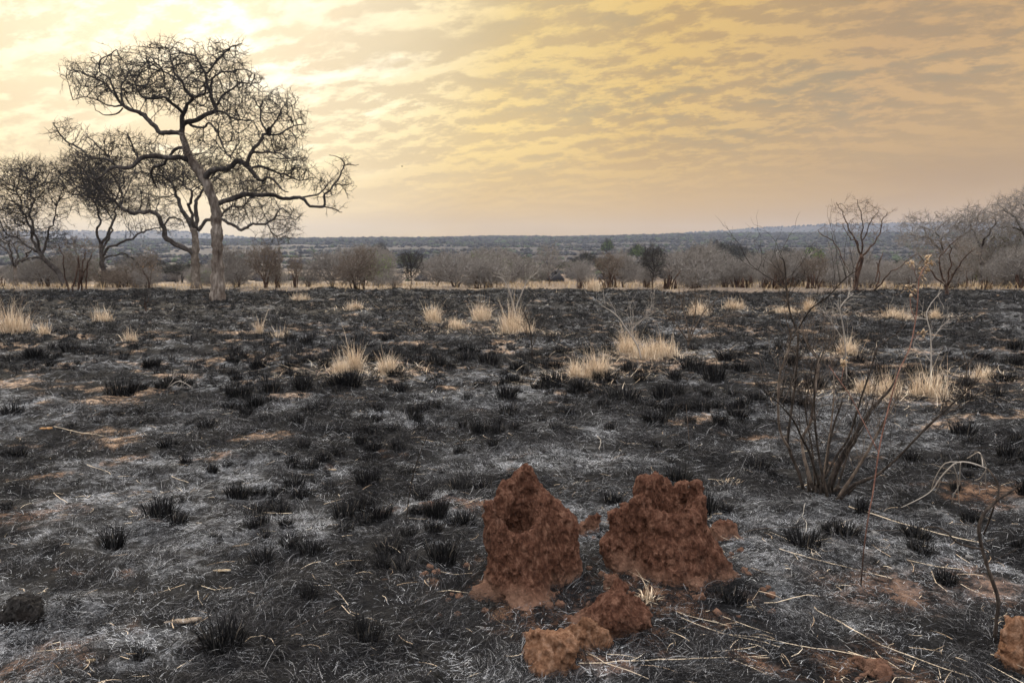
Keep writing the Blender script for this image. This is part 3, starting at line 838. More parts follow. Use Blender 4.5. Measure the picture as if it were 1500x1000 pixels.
# ------------------------------------------------------------------ trees: traced or sketched limbs, twigs grown into the crown's volume
def grow(P0, attract, step, kill, rng, iters=80, tropism=(0, 0, .12), jit=.35, infl=1e9, maxkids=3, inert=.8):
    """space colonisation; returns new node positions and parents (indices into P0 + new)"""
    P = [np.array(p, float) for p in P0]; par = [-1] * len(P); kids = [0] * len(P)
    A = np.array(attract, float); n0 = len(P)
    PN = np.array(P)
    best = np.full(len(A), 1e18); bi = np.zeros(len(A), int)
    def upd(start):
        Q = np.array(P[start:])
        for c in range(0, len(Q), 400):
            D = ((A[:, None] - Q[None, c:c + 400]) ** 2).sum(-1)
            k = D.argmin(1); v = D[np.arange(len(A)), k]
            f = v < best; best[f] = v[f]; bi[f] = k[f] + start + c
    upd(0)
    trop = np.array(tropism)
    for it in range(iters):
        f = (best > kill * kill) & (best < infl * infl)
        A = A[f]; best = best[f]; bi = bi[f]
        if not len(A): break
        PA = np.array(P)
        dv = A - PA[bi]; dv /= np.linalg.norm(dv, axis=1)[:, None] + 1e-9
        acc = np.zeros((len(P), 3)); np.add.at(acc, bi, dv)
        ids = np.unique(bi); s = len(P)
        for i in ids:
            if kids[i] >= maxkids: continue
            v = acc[i]; v = v / (np.linalg.norm(v) + 1e-9)
            if par[i] >= 0:
                w = P[i] - P[par[i]]; v = v + inert * w / (np.linalg.norm(w) + 1e-9)
            v = v + trop + rng.normal(0, jit, 3); v /= np.linalg.norm(v) + 1e-9
            P.append(P[i] + v * step); par.append(i); kids.append(0); kids[i] += 1
        if len(P) == s: break
        upd(s)
    return np.array(P), np.array(par), n0

def twig_geo(P, par, n0, r_tip, rmax, rng, spur=.5, spur_len=.18, e=2.25, tone=None, tips=3):
    """pipe-model radii and prisms for grown nodes, plus short side spurs"""
    n = len(P); acc = np.zeros(n)
    r = np.zeros(n); has = np.zeros(n, bool)
    for i in range(n - 1, n0 - 1, -1):
        r[i] = r_tip if not has[i] else min(acc[i] ** (1 / e), rmax)
        p = par[i]; acc[p] += r[i] ** e; has[p] = True
    G = Geo(); idx = np.arange(n0, n)
    ra = np.where(par[idx] >= n0, r[par[idx]], r[idx] * 1.15)
    ra = np.minimum(ra, r[idx] * 1.5)
    tn = rng.beta(2, 2.5, len(idx)) if tone is None else tone
    big = r[idx] > r_tip * 2.2
    for m_, sd in ((big, 5), (~big, 3)):
        prisms(G, P[par[idx[m_]]], P[idx[m_]], ra[m_], r[idx[m_]] * .92, sd, tn[m_] if tone is None else tone)
    if spur > 0:
        s = idx[rng.random(len(idx)) < spur]
        d = P[s] - P[par[s]]; d /= np.linalg.norm(d, axis=1)[:, None] + 1e-9
        v = d * .7 + rng.normal(0, .65, (len(s), 3)) + np.array([0, 0, .25]); v /= np.linalg.norm(v, axis=1)[:, None]
        ln = spur_len * rng.uniform(.4, 1.3, len(s))
        B = P[s] + v * ln[:, None] * .55
        v2 = v + rng.normal(0, .45, v.shape) + np.array([0, 0, .2]); v2 /= np.linalg.norm(v2, axis=1)[:, None]
        B2 = B + v2 * ln[:, None] * .5
        prisms(G, P[s], B, np.full(len(s), r_tip * .95), np.full(len(s), r_tip * .8), 3, .45)
        prisms(G, B, B2, np.full(len(s), r_tip * .8), np.full(len(s), r_tip * .55), 3, .45)
    if tips:
        kids = np.bincount(par[n0:], minlength=n); lf = idx[kids[idx] == 0]
        lf = np.repeat(lf, tips); d = P[lf] - P[par[lf]]; d /= np.linalg.norm(d, axis=1)[:, None] + 1e-9
        v = d + rng.normal(0, .42, d.shape) + np.array([0, 0, .25]); v /= np.linalg.norm(v, axis=1)[:, None]
        ln = spur_len * rng.uniform(.8, 2.3, len(lf)); A0 = P[lf]; rr = np.full(len(lf), r_tip * .9)
        for sg in range(3):
            B = A0 + v * ln[:, None] / 3; prisms(G, A0, B, rr, rr * .78, 3, .4)
            w = v + rng.normal(0, .7, v.shape); w /= np.linalg.norm(w, axis=1)[:, None]
            prisms(G, B, B + w * (ln * .3)[:, None], rr * .7, rr * .45, 3, .4)
            A0 = B; rr = rr * .78; v = v + rng.normal(0, .28, v.shape) + np.array([0, 0, .06]); v /= np.linalg.norm(v, axis=1)[:, None]
    return G

def traced_tree(name, label, cat, base_px, Y, limbs, blobs, nat, step, kill, rng, r_tip, trunk_mat, limb_mat, twig_m, spur=.5, spur_len=.18, tropism=(0, 0, .12), group=None, rough=.25, flare=1.35, jit=.25, base=None, rmax=.06, lk=.9, tips=3):
    """limbs: lists of (px, py, radius px) plus depth start / end in metres; blobs: (px, py, rx, ry, depth, depth radius)"""
    if base is None: base = at_ground(base_px, Y)
    base = np.array(base, float)
    t = thing(name, label, cat, base, 0, group)
    s = pxm(Y) / CP
    nodes = []
    gT = Geo(); limb_objs = []
    for li, (pts, d0, d1) in enumerate(limbs):
        n = len(pts); rows = []
        for i, (x, y, r) in enumerate(pts):
            dep = d0 + (d1 - d0) * i / max(1, n - 1)
            p = at(x, y, Y + dep)
            rows.append([*p, r * lk * pxm(Y + dep)])
        if li == 0:
            rows[0][2] = base[2] - .15
        Q = catmull(rows, step * .7)
        P = Q[:, :3].copy(); R = np.maximum(Q[:, 3], .008)
        wig = np.stack([fbm3(P * 2.6, 40 + li + k, 3) for k in range(3)], -1) * .075 * Y / 28 * (.35 if li == 0 else 1)
        wig[0] = 0
        P = P + wig * np.linspace(0, 1, len(P))[:, None] ** .3
        if li == 0:
            hgt = P[:, 2] - P[0, 2]
            R = R * (1 + (flare - 1) * np.exp(-hgt / (.9 * R[0] * 2)))
            tube(gT, P, R, 16, rough, 3)
        else:
            g = Geo(); tube(g, P, R, 9, rough * .8, 5 + li); limb_objs.append(g)
        f = len(P) // 3 if li == 0 else 0
        nodes.append(P[(len(P) * 2) // 3:] if li == 0 else P[1:])
    link('trunk', gT.mesh('trunk', base, True), trunk_mat, t)
    for g in limb_objs:
        link('limb', g.mesh('limb', base, True), limb_mat, t)
    N0 = np.concatenate(nodes)
    A = []
    tot = sum(b[2] * b[3] * b[5] ** .5 for b in blobs)
    for (x, y, rx, ry, dep, dr) in blobs:
        k = max(8, int(nat * rx * ry * dr ** .5 / tot))
        u = rng.normal(0, 1, (k, 3)); u /= np.linalg.norm(u, axis=1)[:, None]; u *= rng.random(k)[:, None] ** .4
        c = at(x, y, Y + dep)
        A.append(c + np.stack([u[:, 0] * rx * s, u[:, 1] * dr, u[:, 2] * ry * s], 1))
    A = np.concatenate(A)
    A = A[fbm3(A * 1.25 * 28 / Y, 17, 2) + rng.normal(0, .12, len(A)) > -.34]
    P, par, n0 = grow(N0, A, step, kill, rng, 90, tropism, jit)
    G = twig_geo(P, par, n0, r_tip, rmax, rng, spur, spur_len, tips=tips)
    link('crown', G.mesh('crown', base), twig_m, t)
    print(name, len(P))
    return t

rt = np.random.default_rng(101)
YM = gp(320, 440)[1]
main_limbs = [
 ([(320, 441, 11), (319, 420, 10), (319, 395, 9.3), (318, 360, 8.6), (317, 325, 8.3), (315, 305, 8), (310, 287, 7.6), (300, 264, 7.8), (290, 249, 7.6), (281, 238, 7), (274, 224, 6), (270, 207, 5.2), (266, 194, 5)], 0, 0),
 # long left limb and its offshoots
 ([(279, 236, 4.6), (266, 231, 4.2), (252, 231.6, 4), (228, 230, 3.8), (212, 228, 3.6), (201, 236, 3.4), (188, 244, 3.2), (172, 244, 2.8), (156, 250, 2.3), (140, 261, 1.6)], 0, -1.6),
 ([(172, 244, 1.9), (159, 234, 1.8), (146, 232, 1.7), (132, 232, 1.7), (124, 224, 1.6), (108, 212, 1.5), (92, 200, 1.3), (84, 186, 1), (79, 178, .6)], -1.1, -2.2),
 ([(172, 244, 1.8), (160, 232, 1.6), (150, 221, 1.4), (135, 207, 1.1), (126, 196, .6)], -1.1, -.4),
 ([(203, 234, 1.5), (198, 223, 1.3), (190, 205, 1.1), (185, 191, .6)], -.9, -.2),
 ([(271, 216, 2.6), (261, 216, 2.5), (253, 221, 2.4), (246, 236, 2.4), (233, 244, 2.4), (223, 249, 2.2), (225, 262, 1.9), (229, 275, 1.2)], 0, 1.8),
 # upper left limb
 ([(266, 195, 4), (256, 195, 3.8), (236, 193, 3.7), (225, 181, 3.5), (210, 168, 3.6), (198, 162, 3.1), (188, 158, 3), (175, 150, 2.6)], 0, 1.2),
 ([(175, 150, 2), (166, 137, 1.7), (156, 123, 1.5), (137, 112, 1.3), (116, 104, 1), (98, 102, .6)], 1.2, 2.6),
 ([(176, 151, 2), (169, 134, 1.6), (159, 114, 1.5), (146, 104, 1.3), (149, 86, 1.1), (169, 74, .6)], 1.2, .2),
 ([(181, 154, 1.9), (178, 126, 1.5), (188, 104, 1.3), (193, 98, .7)], 1.1, 2.4),
 ([(178, 155, 1.5), (162, 155, 1.3), (146, 147, 1.1), (129, 142, .9), (111, 146, .5)], 1.2, -.2),
 ([(180, 158, 1.3), (169, 167, 1.1), (153, 167, .9), (138, 159, .5)], 1.1, .9),
 # middle
 ([(266, 194, 4.4), (266, 176, 3.8), (270, 165, 3.3), (274, 152, 2.9), (282, 142, 2.6), (273, 133, 2.4), (266, 120, 2.1), (255, 107, 1.8), (249, 80, 1.1), (246, 70, .6)], 0, -1.0),
 ([(270, 168, 2.4), (257, 155, 2.3), (241, 142, 2), (223, 146, 1.8), (205, 139, 1.4), (200, 120, .8)], -.2, -1.8),
 ([(264, 118, 1.6), (239, 104, 1.3), (223, 86, 1), (209, 74, .5)], -.8, .6),
 ([(282, 142, 1.9), (296, 136, 1.5), (300, 122, 1)], -.4, -1.6),
 # upper right limb
 ([(267, 190, 4), (270, 182, 4.1), (288, 176, 3.7), (304, 168, 3.5), (315, 162, 3.5), (314, 152, 3.3), (309, 139, 2.8), (302, 120, 2.3), (302, 107, 2), (293, 96, 1.7), (283, 83, 1.4), (266, 76, 1.1), (246, 67, .6)], 0, .8),
 ([(302, 108, 1.8), (314, 93, 1.6), (328, 78, 1.4), (338, 69, 1.1), (354, 64, .6)], .6, -.4),
 ([(309, 139, 1.8), (311, 117, 1.6), (320, 107, 1.4), (342, 102, 1.2), (362, 102, .9), (374, 110, .5)], .5, 1.8),
 ([(315, 158, 2), (325, 142, 1.8), (339, 131, 1.5), (352, 122, 1.3), (368, 125, 1), (384, 136, .6)], .4, 1.0),
 ([(316, 163, 2), (330, 165, 1.8), (342, 174, 1.5), (358, 177, 1.2), (374, 176, .7)], .4, -1.4),
 ([(278, 182, 2.1), (293, 186, 1.9), (307, 181, 1.6), (320, 197, 1.5), (330, 222, 1.3), (341, 233, .8)], .1, -2.0),
 # right limb in the middle
 ([(299, 262, 5.5), (305, 253, 5.2), (314, 249, 4.8), (332, 246, 4.3), (345, 238, 4.2), (355, 237, 4), (368, 247, 3.5), (375, 258, 3), (384, 264, 2.5), (397, 260, 2.2), (411, 273, 1.5), (424, 280, .9)], 0, -1.4),
 ([(362, 241, 3), (368, 226, 2.9), (377, 211, 2.7), (386, 199, 2.4), (393, 193, 2), (382, 178, 1.5), (379, 158, 1.2), (366, 142, .6)], -.6, .6),
 ([(393, 193, 1.7), (400, 182, 1.4), (408, 172, 1.2), (416, 150, .6)], .1, -.8),
 ([(394, 197, 1.6), (408, 197, 1.4), (422, 190, 1.2), (436, 184, 1), (451, 184, .5)], .1, .9),
 ([(368, 246, 2.2), (386, 244, 2), (397, 249, 1.8), (415, 256, 1.5), (440, 264, 1.1), (456, 262, .6)], -.7, .8),
 ([(370, 224, 1.7), (390, 222, 1.5), (409, 226, 1.3), (431, 235, 1), (449, 229, .6)], -.3, -1.6),
 # long low right limb
 ([(313, 303, 5), (319, 298, 4.6), (341, 291, 4.2), (361, 284, 4.3), (382, 286, 3.6), (400, 286, 3.3), (415, 292, 3.1), (440, 289, 2.8), (447, 294, 2.5), (454, 303, 2.2), (471, 302, 2), (478, 285, 1.7), (492, 269, 1.5), (501, 256, 1.3), (503, 238, 1.1), (496, 229, .8), (483, 228, .5)], 0, 1.0),
 ([(502, 243, 1), (512, 239, .8), (524, 242, .5)], .9, .6), ([(443, 289, 1.6), (456, 286, 1.4), (469, 283, 1.2), (482, 270, .9), (490, 262, .6)], .6, -.4),
 ([(470, 302, 1.3), (487, 305, 1.1), (501, 309, .6)], .7, 1.3), ([(490, 270, 1.1), (503, 269, .9), (517, 269, .5)], .9, .3),
]
main_blobs = [(150, 122, 50, 28, 1.2, 2.0), (118, 104, 20, 12, 2.2, .8), (190, 122, 42, 30, .8, 2.2), (155, 84, 14, 14, .4, .6), (130, 146, 24, 10, .4, .8), (228, 110, 40, 38, -.2, 2.2),
 (262, 92, 36, 26, 0, 2), (300, 96, 40, 28, .4, 2), (338, 80, 22, 20, 0, 1), (340, 115, 46, 26, 1, 2), (312, 135, 45, 34, 0, 2.2), (262, 140, 42, 26, -.6, 2),
 (350, 165, 36, 18, -.5, 1.5), (330, 205, 30, 30, -1.4, 1.4), (385, 160, 28, 26, .2, 1.2), (412, 155, 24, 22, -.3, 1.2), (428, 180, 26, 24, .4, 1.4), (398, 210, 40, 20, -.4, 1.6),
 (425, 235, 32, 20, -.6, 1.6), (400, 250, 34, 18, -.2, 1.6), (440, 260, 26, 16, .4, 1), (345, 238, 30, 18, -.8, 1.2), (478, 272, 22, 24, .6, .9), (502, 255, 16, 30, .6, .7), (490, 305, 16, 7, 1, .5), (385, 272, 34, 12, -.8, 1),
 (100, 195, 22, 18, -1.8, .8), (140, 222, 34, 24, -1.2, 1.4), (185, 215, 32, 22, -.6, 1.4), (220, 220, 34, 16, 0, 1.4), (280, 215, 22, 22, -.3, 1), (230, 262, 22, 18, 1.2, 1), (300, 225, 20, 18, .3, 1)]
traced_tree('bare_tree', 'tallest bare tree, its thick leaning trunk rooted in the burnt ground at left', 'tree', 320, YM, main_limbs, main_blobs, 8800, .15, .125, rt, .0070,
            M['bark_main'], M['bark_limb'], M['twig'], .8, .16, (0, 0, .10), base=gp(320, 441), rmax=.05, jit=.15, tips=2)
nb = at(394, 193, YM)
gN = Geo(); rn = np.random.default_rng(4)
u = rn.normal(0, 1, (260, 3)); u /= np.linalg.norm(u, axis=1)[:, None]
cN = nb + u * np.array([.07, .08, .16]) * rn.uniform(.4, 1, 260)[:, None]
vN = np.cross(u, rn.normal(0, 1, (260, 3))); vN /= np.linalg.norm(vN, axis=1)[:, None]
prisms(gN, cN - vN * .07, cN + vN * .07, np.full(260, .009), np.full(260, .008), 3, rn.random(260))
tag(link('bird_nest', gN.mesh('bird_nest', nb), M['nest'], None, nb), 'dark ball of sticks lodged in the right side of the tallest bare tree', 'bird nest')

YB = 46.0
traced_tree('bare_tree', 'spreading bare tree behind the tallest one, a swan-necked limb curving left', 'tree', 288, YB, [
 ([(288, 420, 7.4), (287, 400, 6.6), (286, 380, 6.3), (286, 360, 5.6), (286, 345, 5.4), (285, 334, 5.6)], 0, 0),
 ([(284, 374, 4.2), (278, 366, 4.2), (262, 361, 4), (250, 354, 3.8), (241, 345, 3.8), (240, 333, 3.6), (234, 321, 3.4), (222, 310, 3.4), (208, 309, 3.2), (192, 311, 3), (176, 303, 2.2), (160, 292, 1.4)], 0, -1.5),
 ([(283, 336, 3.6), (277, 322, 3.6), (268, 310, 3.4), (262, 298, 3.0), (259, 284, 2.2), (250, 270, 1.3)], 0, 1.5),
 ([(285, 334, 3), (281, 316, 2.6), (277, 300, 2.4), (280, 284, 2), (270, 266, 1.2)], 0, -1.5),
 ([(287, 334, 3.4), (289, 318, 3.2), (286, 302, 3), (290, 288, 2.4), (300, 276, 1.6), (306, 262, 1)], 0, 1),
 ([(290, 338, 3), (298, 327, 2.9), (308, 322, 2.7), (325, 322, 2.5), (339, 330, 2.5), (355, 337, 2.4), (372, 327, 2.2), (391, 327, 1.9), (404, 314, 1.5), (416, 305, 1)], 0, -1.2),
 ([(320, 322, 1.8), (330, 307, 1.6), (345, 303, 1.4), (362, 300, 1)], -.4, 1.2),
 ([(391, 327, 1.2), (398, 338, 1), (406, 350, .8), (410, 362, .5)], -1, -1.4),
 ([(240, 330, 1.6), (252, 318, 1.4), (264, 322, 1.1), (272, 332, .6)], -.6, .6),
], [(170, 290, 50, 26, -1.2, 2.5), (130, 262, 40, 34, -.6, 2), (190, 262, 45, 32, 0, 2.5), (235, 262, 40, 34, .6, 2.5), (280, 250, 46, 30, 0, 2.5), (330, 268, 40, 26, .6, 2.5), (375, 285, 40, 22, .2, 2), (405, 315, 34, 20, -.6, 1.6), (415, 340, 26, 14, -1, 1.2), (350, 312, 34, 14, 0, 1.6), (250, 322, 24, 14, -.4, 1.2), (215, 300, 26, 20, -.8, 1.6), (395, 345, 26, 12, -1, 1)],
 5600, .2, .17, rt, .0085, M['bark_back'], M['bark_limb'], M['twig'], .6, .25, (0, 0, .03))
YC = 50.0
traced_tree('bare_tree', 'slender bare tree with a kinked foot, left of the swan-necked tree', 'tree', 148, YC, [
 ([(146, 423, 5), (152, 412, 4.6), (153, 400, 4.2), (150, 388, 3.8), (149, 372, 3.4), (148, 356, 3)], 0, 0),
 ([(148, 358, 2.2), (143, 340, 1.9), (146, 322, 1.6), (140, 300, 1.3), (132, 280, .9)], 0, -1),
 ([(149, 358, 2.4), (158, 340, 2), (166, 322, 1.7), (172, 303, 1.3), (180, 284, .9)], 0, 1),
 ([(152, 374, 2.4), (160, 362, 2.1), (182, 352, 1.8), (205, 343, 1.5), (224, 335, 1.2), (240, 330, .7)], 0, -1),
 ([(154, 400, 2), (160, 397, 1.8), (170, 406, 1.6), (182, 420, 1.2)], 0, -.5),
 ([(151, 380, 1.7), (164, 374, 1.4), (182, 372, 1.1), (198, 380, .7)], 0, .9),
 ([(149, 366, 2), (160, 346, 1.6), (164, 330, 1.3), (160, 312, 1)], 0, 1.4)],
 [(120, 265, 36, 40, 0, 2.2), (160, 270, 40, 36, 0, 2.2), (185, 300, 34, 24, .4, 2), (135, 305, 34, 24, -.4, 2), (225, 335, 24, 8, -1, 1), (195, 375, 16, 8, .6, .8), (110, 240, 24, 18, 0, 1.2), (200, 330, 20, 14, 0, 1)],
 3400, .2, .17, rt, .0085, M['bark_limb'], M['bark_limb'], M['twig'], .6, .25)
YD = 49.0
traced_tree('bare_tree', 'wide bare tree leaning to the left from its foot, at the left side', 'tree', 96, YD, [
 ([(97, 423, 4.8), (90, 406, 4.3), (80, 392, 4), (68, 382, 3.6), (60, 374, 3.2), (55, 366, 3)], 0, 0),
 ([(56, 368, 2.4), (48, 352, 2.1), (47, 340, 1.9), (40, 322, 1.5), (30, 300, 1.2), (24, 276, .9)], 0, 1.2),
 ([(58, 370, 2.4), (54, 350, 2.1), (50, 334, 1.9), (44, 314, 1.6), (48, 290, 1.2), (40, 262, .9)], 0, -1.2),
 ([(60, 374, 2.2), (66, 358, 1.8), (72, 340, 1.5), (78, 322, 1.2), (84, 300, .8)], 0, .8),
 ([(57, 369, 2), (44, 362, 1.7), (26, 352, 1.4), (10, 344, 1)], 0, -.8),
 ([(64, 378, 1.8), (46, 380, 1.5), (30, 386, 1.1)], 0, .5)],
 [(25, 270, 40, 34, 0, 2.2), (60, 270, 34, 34, 0, 2.2), (15, 310, 34, 26, 0, 2), (55, 315, 40, 28, 0, 2.2), (88, 310, 26, 28, 0, 1.6), (10, 345, 26, 18, 0, 1.4), (85, 350, 22, 18, 0, 1.4), (40, 245, 30, 14, 0, 1.2), (95, 275, 20, 20, 0, 1.2)],
 3800, .2, .17, rt, .0085, M['bark_limb'], M['bark_limb'], M['twig'], .6, .25)
YE = 62.0
traced_tree('bare_tree', 'forked pale grey tree at the far left edge, its two main arms spread low', 'tree', 22, YE, [
 ([(23, 412, 3.2), (22, 398, 2.8), (20, 388, 2.6)], 0, 0),
 ([(20, 388, 2), (14, 374, 1.8), (6, 364, 1.5), (-4, 352, 1.2)], 0, 1), ([(20, 389, 1.9), (18, 372, 1.6), (12, 358, 1.2)], 0, -1),
 ([(22, 390, 2), (30, 382, 1.8), (40, 376, 1.5), (48, 366, 1.1)], 0, -1), ([(23, 386, 1.6), (26, 372, 1.3), (22, 360, .9)], 0, 1)],
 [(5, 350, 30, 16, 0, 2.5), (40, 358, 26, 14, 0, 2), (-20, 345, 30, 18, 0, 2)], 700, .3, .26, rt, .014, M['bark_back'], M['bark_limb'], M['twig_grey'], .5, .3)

# right side trees
YR = gp(1252, 428)[1]
traced_tree('thin_tree', 'open bare young tree with scorched reddish foot and upswept branches, right of centre', 'tree', 1254, YR, [
 ([(1254, 430, 5.2), (1253, 420, 4.8), (1255, 408, 4.4), (1260, 392, 4), (1263, 378, 3.6), (1261, 371, 3.2)], 0, 0),
 ([(1255, 408, 3), (1254, 396, 2.6), (1258, 384, 2.4), (1261, 376, 2.2)], -.2, 0),
 ([(1261, 373, 2.2), (1256, 358, 1.9), (1248, 340, 1.6), (1240, 325, 1.3), (1231, 308, 1), (1226, 296, .6)], 0, .5),
 ([(1262, 372, 2), (1262, 350, 1.6), (1264, 330, 1.3), (1262, 312, 1), (1254, 296, .6)], 0, -.5),
 ([(1264, 374, 2.2), (1272, 364, 2), (1281, 355, 1.7), (1288, 340, 1.4), (1291, 324, 1.2), (1299, 310, .7)], 0, .6),
 ([(1263, 352, 1.3), (1272, 334, 1.1), (1280, 320, .9), (1288, 308, .5)], -.2, -.7),
 ([(1260, 372, 1.4), (1252, 352, 1.2), (1246, 350, 1.1), (1240, 336, .8), (1234, 326, .5)], 0, -.9),
 ([(1244, 400, 1.3), (1234, 378, 1.2), (1222, 358, 1.1), (1204, 342, 1), (1196, 334, .5)], .8, 1.2),
 ([(1252, 420, 2.6), (1262, 428, 2.6), (1276, 428, 2.4), (1290, 415, 1.8), (1306, 398, 1.3), (1345, 371, .6)], 0, -.8),
 ([(1283, 420, 1.8), (1289, 405, 1.6), (1288, 385, 1.5), (1292, 368, .7)], -.2, .3),
 ([(1284, 384, 1.2), (1285, 398, 1.3), (1284, 412, 1.4)], 0, 0)],
 [(1232, 304, 16, 14, .3, .6), (1254, 306, 18, 16, -.2, .8), (1246, 330, 22, 14, 0, .8), (1275, 318, 20, 14, -.2, .8), (1298, 312, 12, 8, .6, .4), (1288, 335, 16, 14, .3, .6), (1206, 340, 16, 10, 1, .5), (1262, 345, 24, 14, 0, .8)],
 520, .18, .2, rt, .0065, M['stem_burnt'], M['stem_burnt'], M['twig_brown'], .5, .18, (0, 0, .2), lk=.62)
YS = 44.0
traced_tree('bare_shrub_tree', 'brown multi-stemmed bare shrub tree right of the open young tree, scorched at its foot', 'tree', 1386, 33.0, [
 ([(1388, 444, 4.2), (1387, 430, 3.8), (1388, 418, 3.4)], 0, 0),
 ([(1387, 420, 2.4), (1380, 404, 2), (1376, 386, 1.7), (1378, 374, 1.4), (1392, 358, 1.1), (1410, 346, .7)], 0, .5),
 ([(1388, 418, 2.4), (1398, 400, 1.9), (1408, 384, 1.5), (1424, 366, .9)], 0, -.5),
 ([(1387, 420, 2), (1370, 408, 1.8), (1360, 392, 1.4), (1350, 372, 1)], 0, .4), ([(1388, 418, 2), (1390, 396, 1.6), (1394, 376, 1.2), (1388, 356, .8)], 0, -.4)],
 [(1365, 365, 26, 18, 0, .8), (1395, 358, 26, 16, 0, .8), (1420, 372, 22, 18, 0, .8), (1350, 385, 16, 16, 0, .6), (1400, 395, 28, 16, 0, .8)], 600, .15, .16, rt, .0065, M['stem_burnt'], M['stem_burnt'], M['twig_brown'], .5, .16, (0, 0, .2), lk=.65)
YT = 58.0
for (bx, lab, blobs_, limbs_) in [
 (1376, 'broad grey bare tree behind the brown shrub tree at right', [(1360, 330, 34, 18, 0, 2.5), (1395, 325, 34, 16, 0, 2.5), (1345, 350, 30, 16, 0, 2), (1400, 350, 30, 14, 0, 2), (1420, 335, 20, 14, 0, 1.6)],
  [([(1384, 420, 3.4), (1383, 395, 3), (1382, 375, 2.6)], 0, 0), ([(1382, 377, 2), (1370, 358, 1.7), (1352, 345, 1.2)], 0, 1), ([(1382, 376, 2), (1380, 355, 1.6), (1372, 335, 1.1)], 0, -1), ([(1383, 377, 2), (1398, 358, 1.6), (1412, 342, 1.1)], 0, .6)]),
 (1430, 'bare tree with knotted grey crown between the broad grey tree and the right edge', [(1425, 318, 22, 14, 0, 2), (1450, 318, 26, 14, 0, 2), (1440, 335, 30, 12, 0, 2)],
  [([(1436, 422, 3.2), (1437, 385, 2.8), (1438, 360, 2.5)], 0, 0), ([(1438, 362, 2), (1428, 345, 1.6), (1420, 328, 1.1)], 0, 1), ([(1438, 361, 2), (1446, 342, 1.6), (1456, 326, 1.1)], 0, -1)]),
 (1492, 'big bare tree with dense dark boughs cut by the right edge', [(1485, 305, 26, 18, 0, 2.5), (1510, 300, 26, 22, 0, 2.5), (1475, 325, 24, 10, 0, 2), (1505, 330, 28, 14, 0, 2)],
  [([(1512, 425, 5), (1511, 390, 4.4), (1508, 360, 4)], 0, 0), ([(1509, 362, 3), (1498, 336, 2.6), (1484, 316, 1.8), (1470, 306, 1)], 0, 1), ([(1508, 362, 3), (1508, 330, 2.4), (1500, 300, 1.6)], 0, -1), ([(1500, 338, 1.8), (1482, 334, 1.5), (1466, 330, 1)], .4, .6)])]:
    traced_tree('bare_tree', lab, 'tree', bx, YT, limbs_, blobs_, 1300, .28, .22, rt, .010, M['bark_limb'], M['bark_limb'], M['twig_grey'], .5, .3, lk=.75, base=at_ground(limbs_[0][0][0][0], YT))

# ------------------------------------------------------------------ shrubs, one generator for the many kinds
def shrub_kind(seed, h, w, stems, nat, r_tip, shape='dome', base_r=.12, stem_h=.3, lean=.5, stem_r=.03, tropism=(0, 0, .25), step=None, spur=.45, stubs=0):
    """returns (stem mesh, twig mesh) with the foot at the origin"""
    rng = np.random.default_rng(seed)
    step = step or h * .06
    g = Geo(); nodes = []
    for i in range(stems):
        a = rng.uniform(0, 2 * PI); b = rng.uniform(0, base_r)
        p = np.array([b * math.cos(a), b * math.sin(a), -.05])
        out = np.array([math.cos(a), math.sin(a), 0]) * lean * rng.uniform(.4, 1.2)
        L_ = h * stem_h * rng.uniform(.7, 1.3)
        pts = [p]
        for k in range(4):
            v = out * (.3 + .25 * k) + np.array([0, 0, 1]) + rng.normal(0, .16, 3); v /= np.linalg.norm(v)
            pts.append(pts[-1] + v * L_ / 4)
        Q = catmull(np.array(pts), step * .8)
        R = stem_r * h / 2 * np.linspace(1, .45, len(Q)) * rng.uniform(.7, 1.2)
        tube(g, Q, R, 6, .3, seed + i)
        nodes.append(Q[len(Q) // 3:])
    for i in range(stubs):
        a = rng.uniform(0, 2 * PI); b = rng.uniform(.1, base_r * 2.2)
        p = np.array([b * math.cos(a), b * math.sin(a), -.05]); L_ = h * rng.uniform(.2, .5)
        q = p + np.array([rng.normal(0, .12), rng.normal(0, .12), 1]) * L_
        tube(g, np.array([p, (p + q) / 2 + rng.normal(0, .02, 3), q]), stem_r * h / 2 * np.array([.9, .75, .5]), 5, .3, i)
    u = rng.normal(0, 1, (nat, 3)); u /= np.linalg.norm(u, axis=1)[:, None]; u *= rng.random(nat)[:, None] ** .38
    if shape == 'dome': A = np.stack([u[:, 0] * w / 2, u[:, 1] * w / 2, h * .55 + u[:, 2] * h * .45], 1)
    elif shape == 'vase':
        A = np.stack([u[:, 0], u[:, 1], h * .62 + u[:, 2] * h * .38], 1); k = .35 + .65 * np.clip(A[:, 2] / h, 0, 1); A[:, 0] *= w / 2 * k; A[:, 1] *= w / 2 * k
    elif shape == 'flat':
        A = np.stack([u[:, 0] * w / 2, u[:, 1] * w / 2, h * .84 + u[:, 2] * h * .16 - .1 * h * (u[:, 0] ** 2 + u[:, 1] ** 2)], 1)
    else: A = np.stack([u[:, 0] * w / 2, u[:, 1] * w / 2, h * .5 + u[:, 2] * h * .5], 1)
    A += .1 * w * np.stack([fbm3(A / w * 3, seed + 5 + k, 2) for k in range(3)], -1)
    A = A[A[:, 2] > h * .12]
    P, par, n0 = grow(np.concatenate(nodes), A, step, step * 1.05, rng, 60, tropism, .4)
    G = twig_geo(P, par, n0, r_tip, .04 * h, rng, spur, step * 1.6)
    return g.mesh('stems', smooth=True), G.mesh('crown'), A

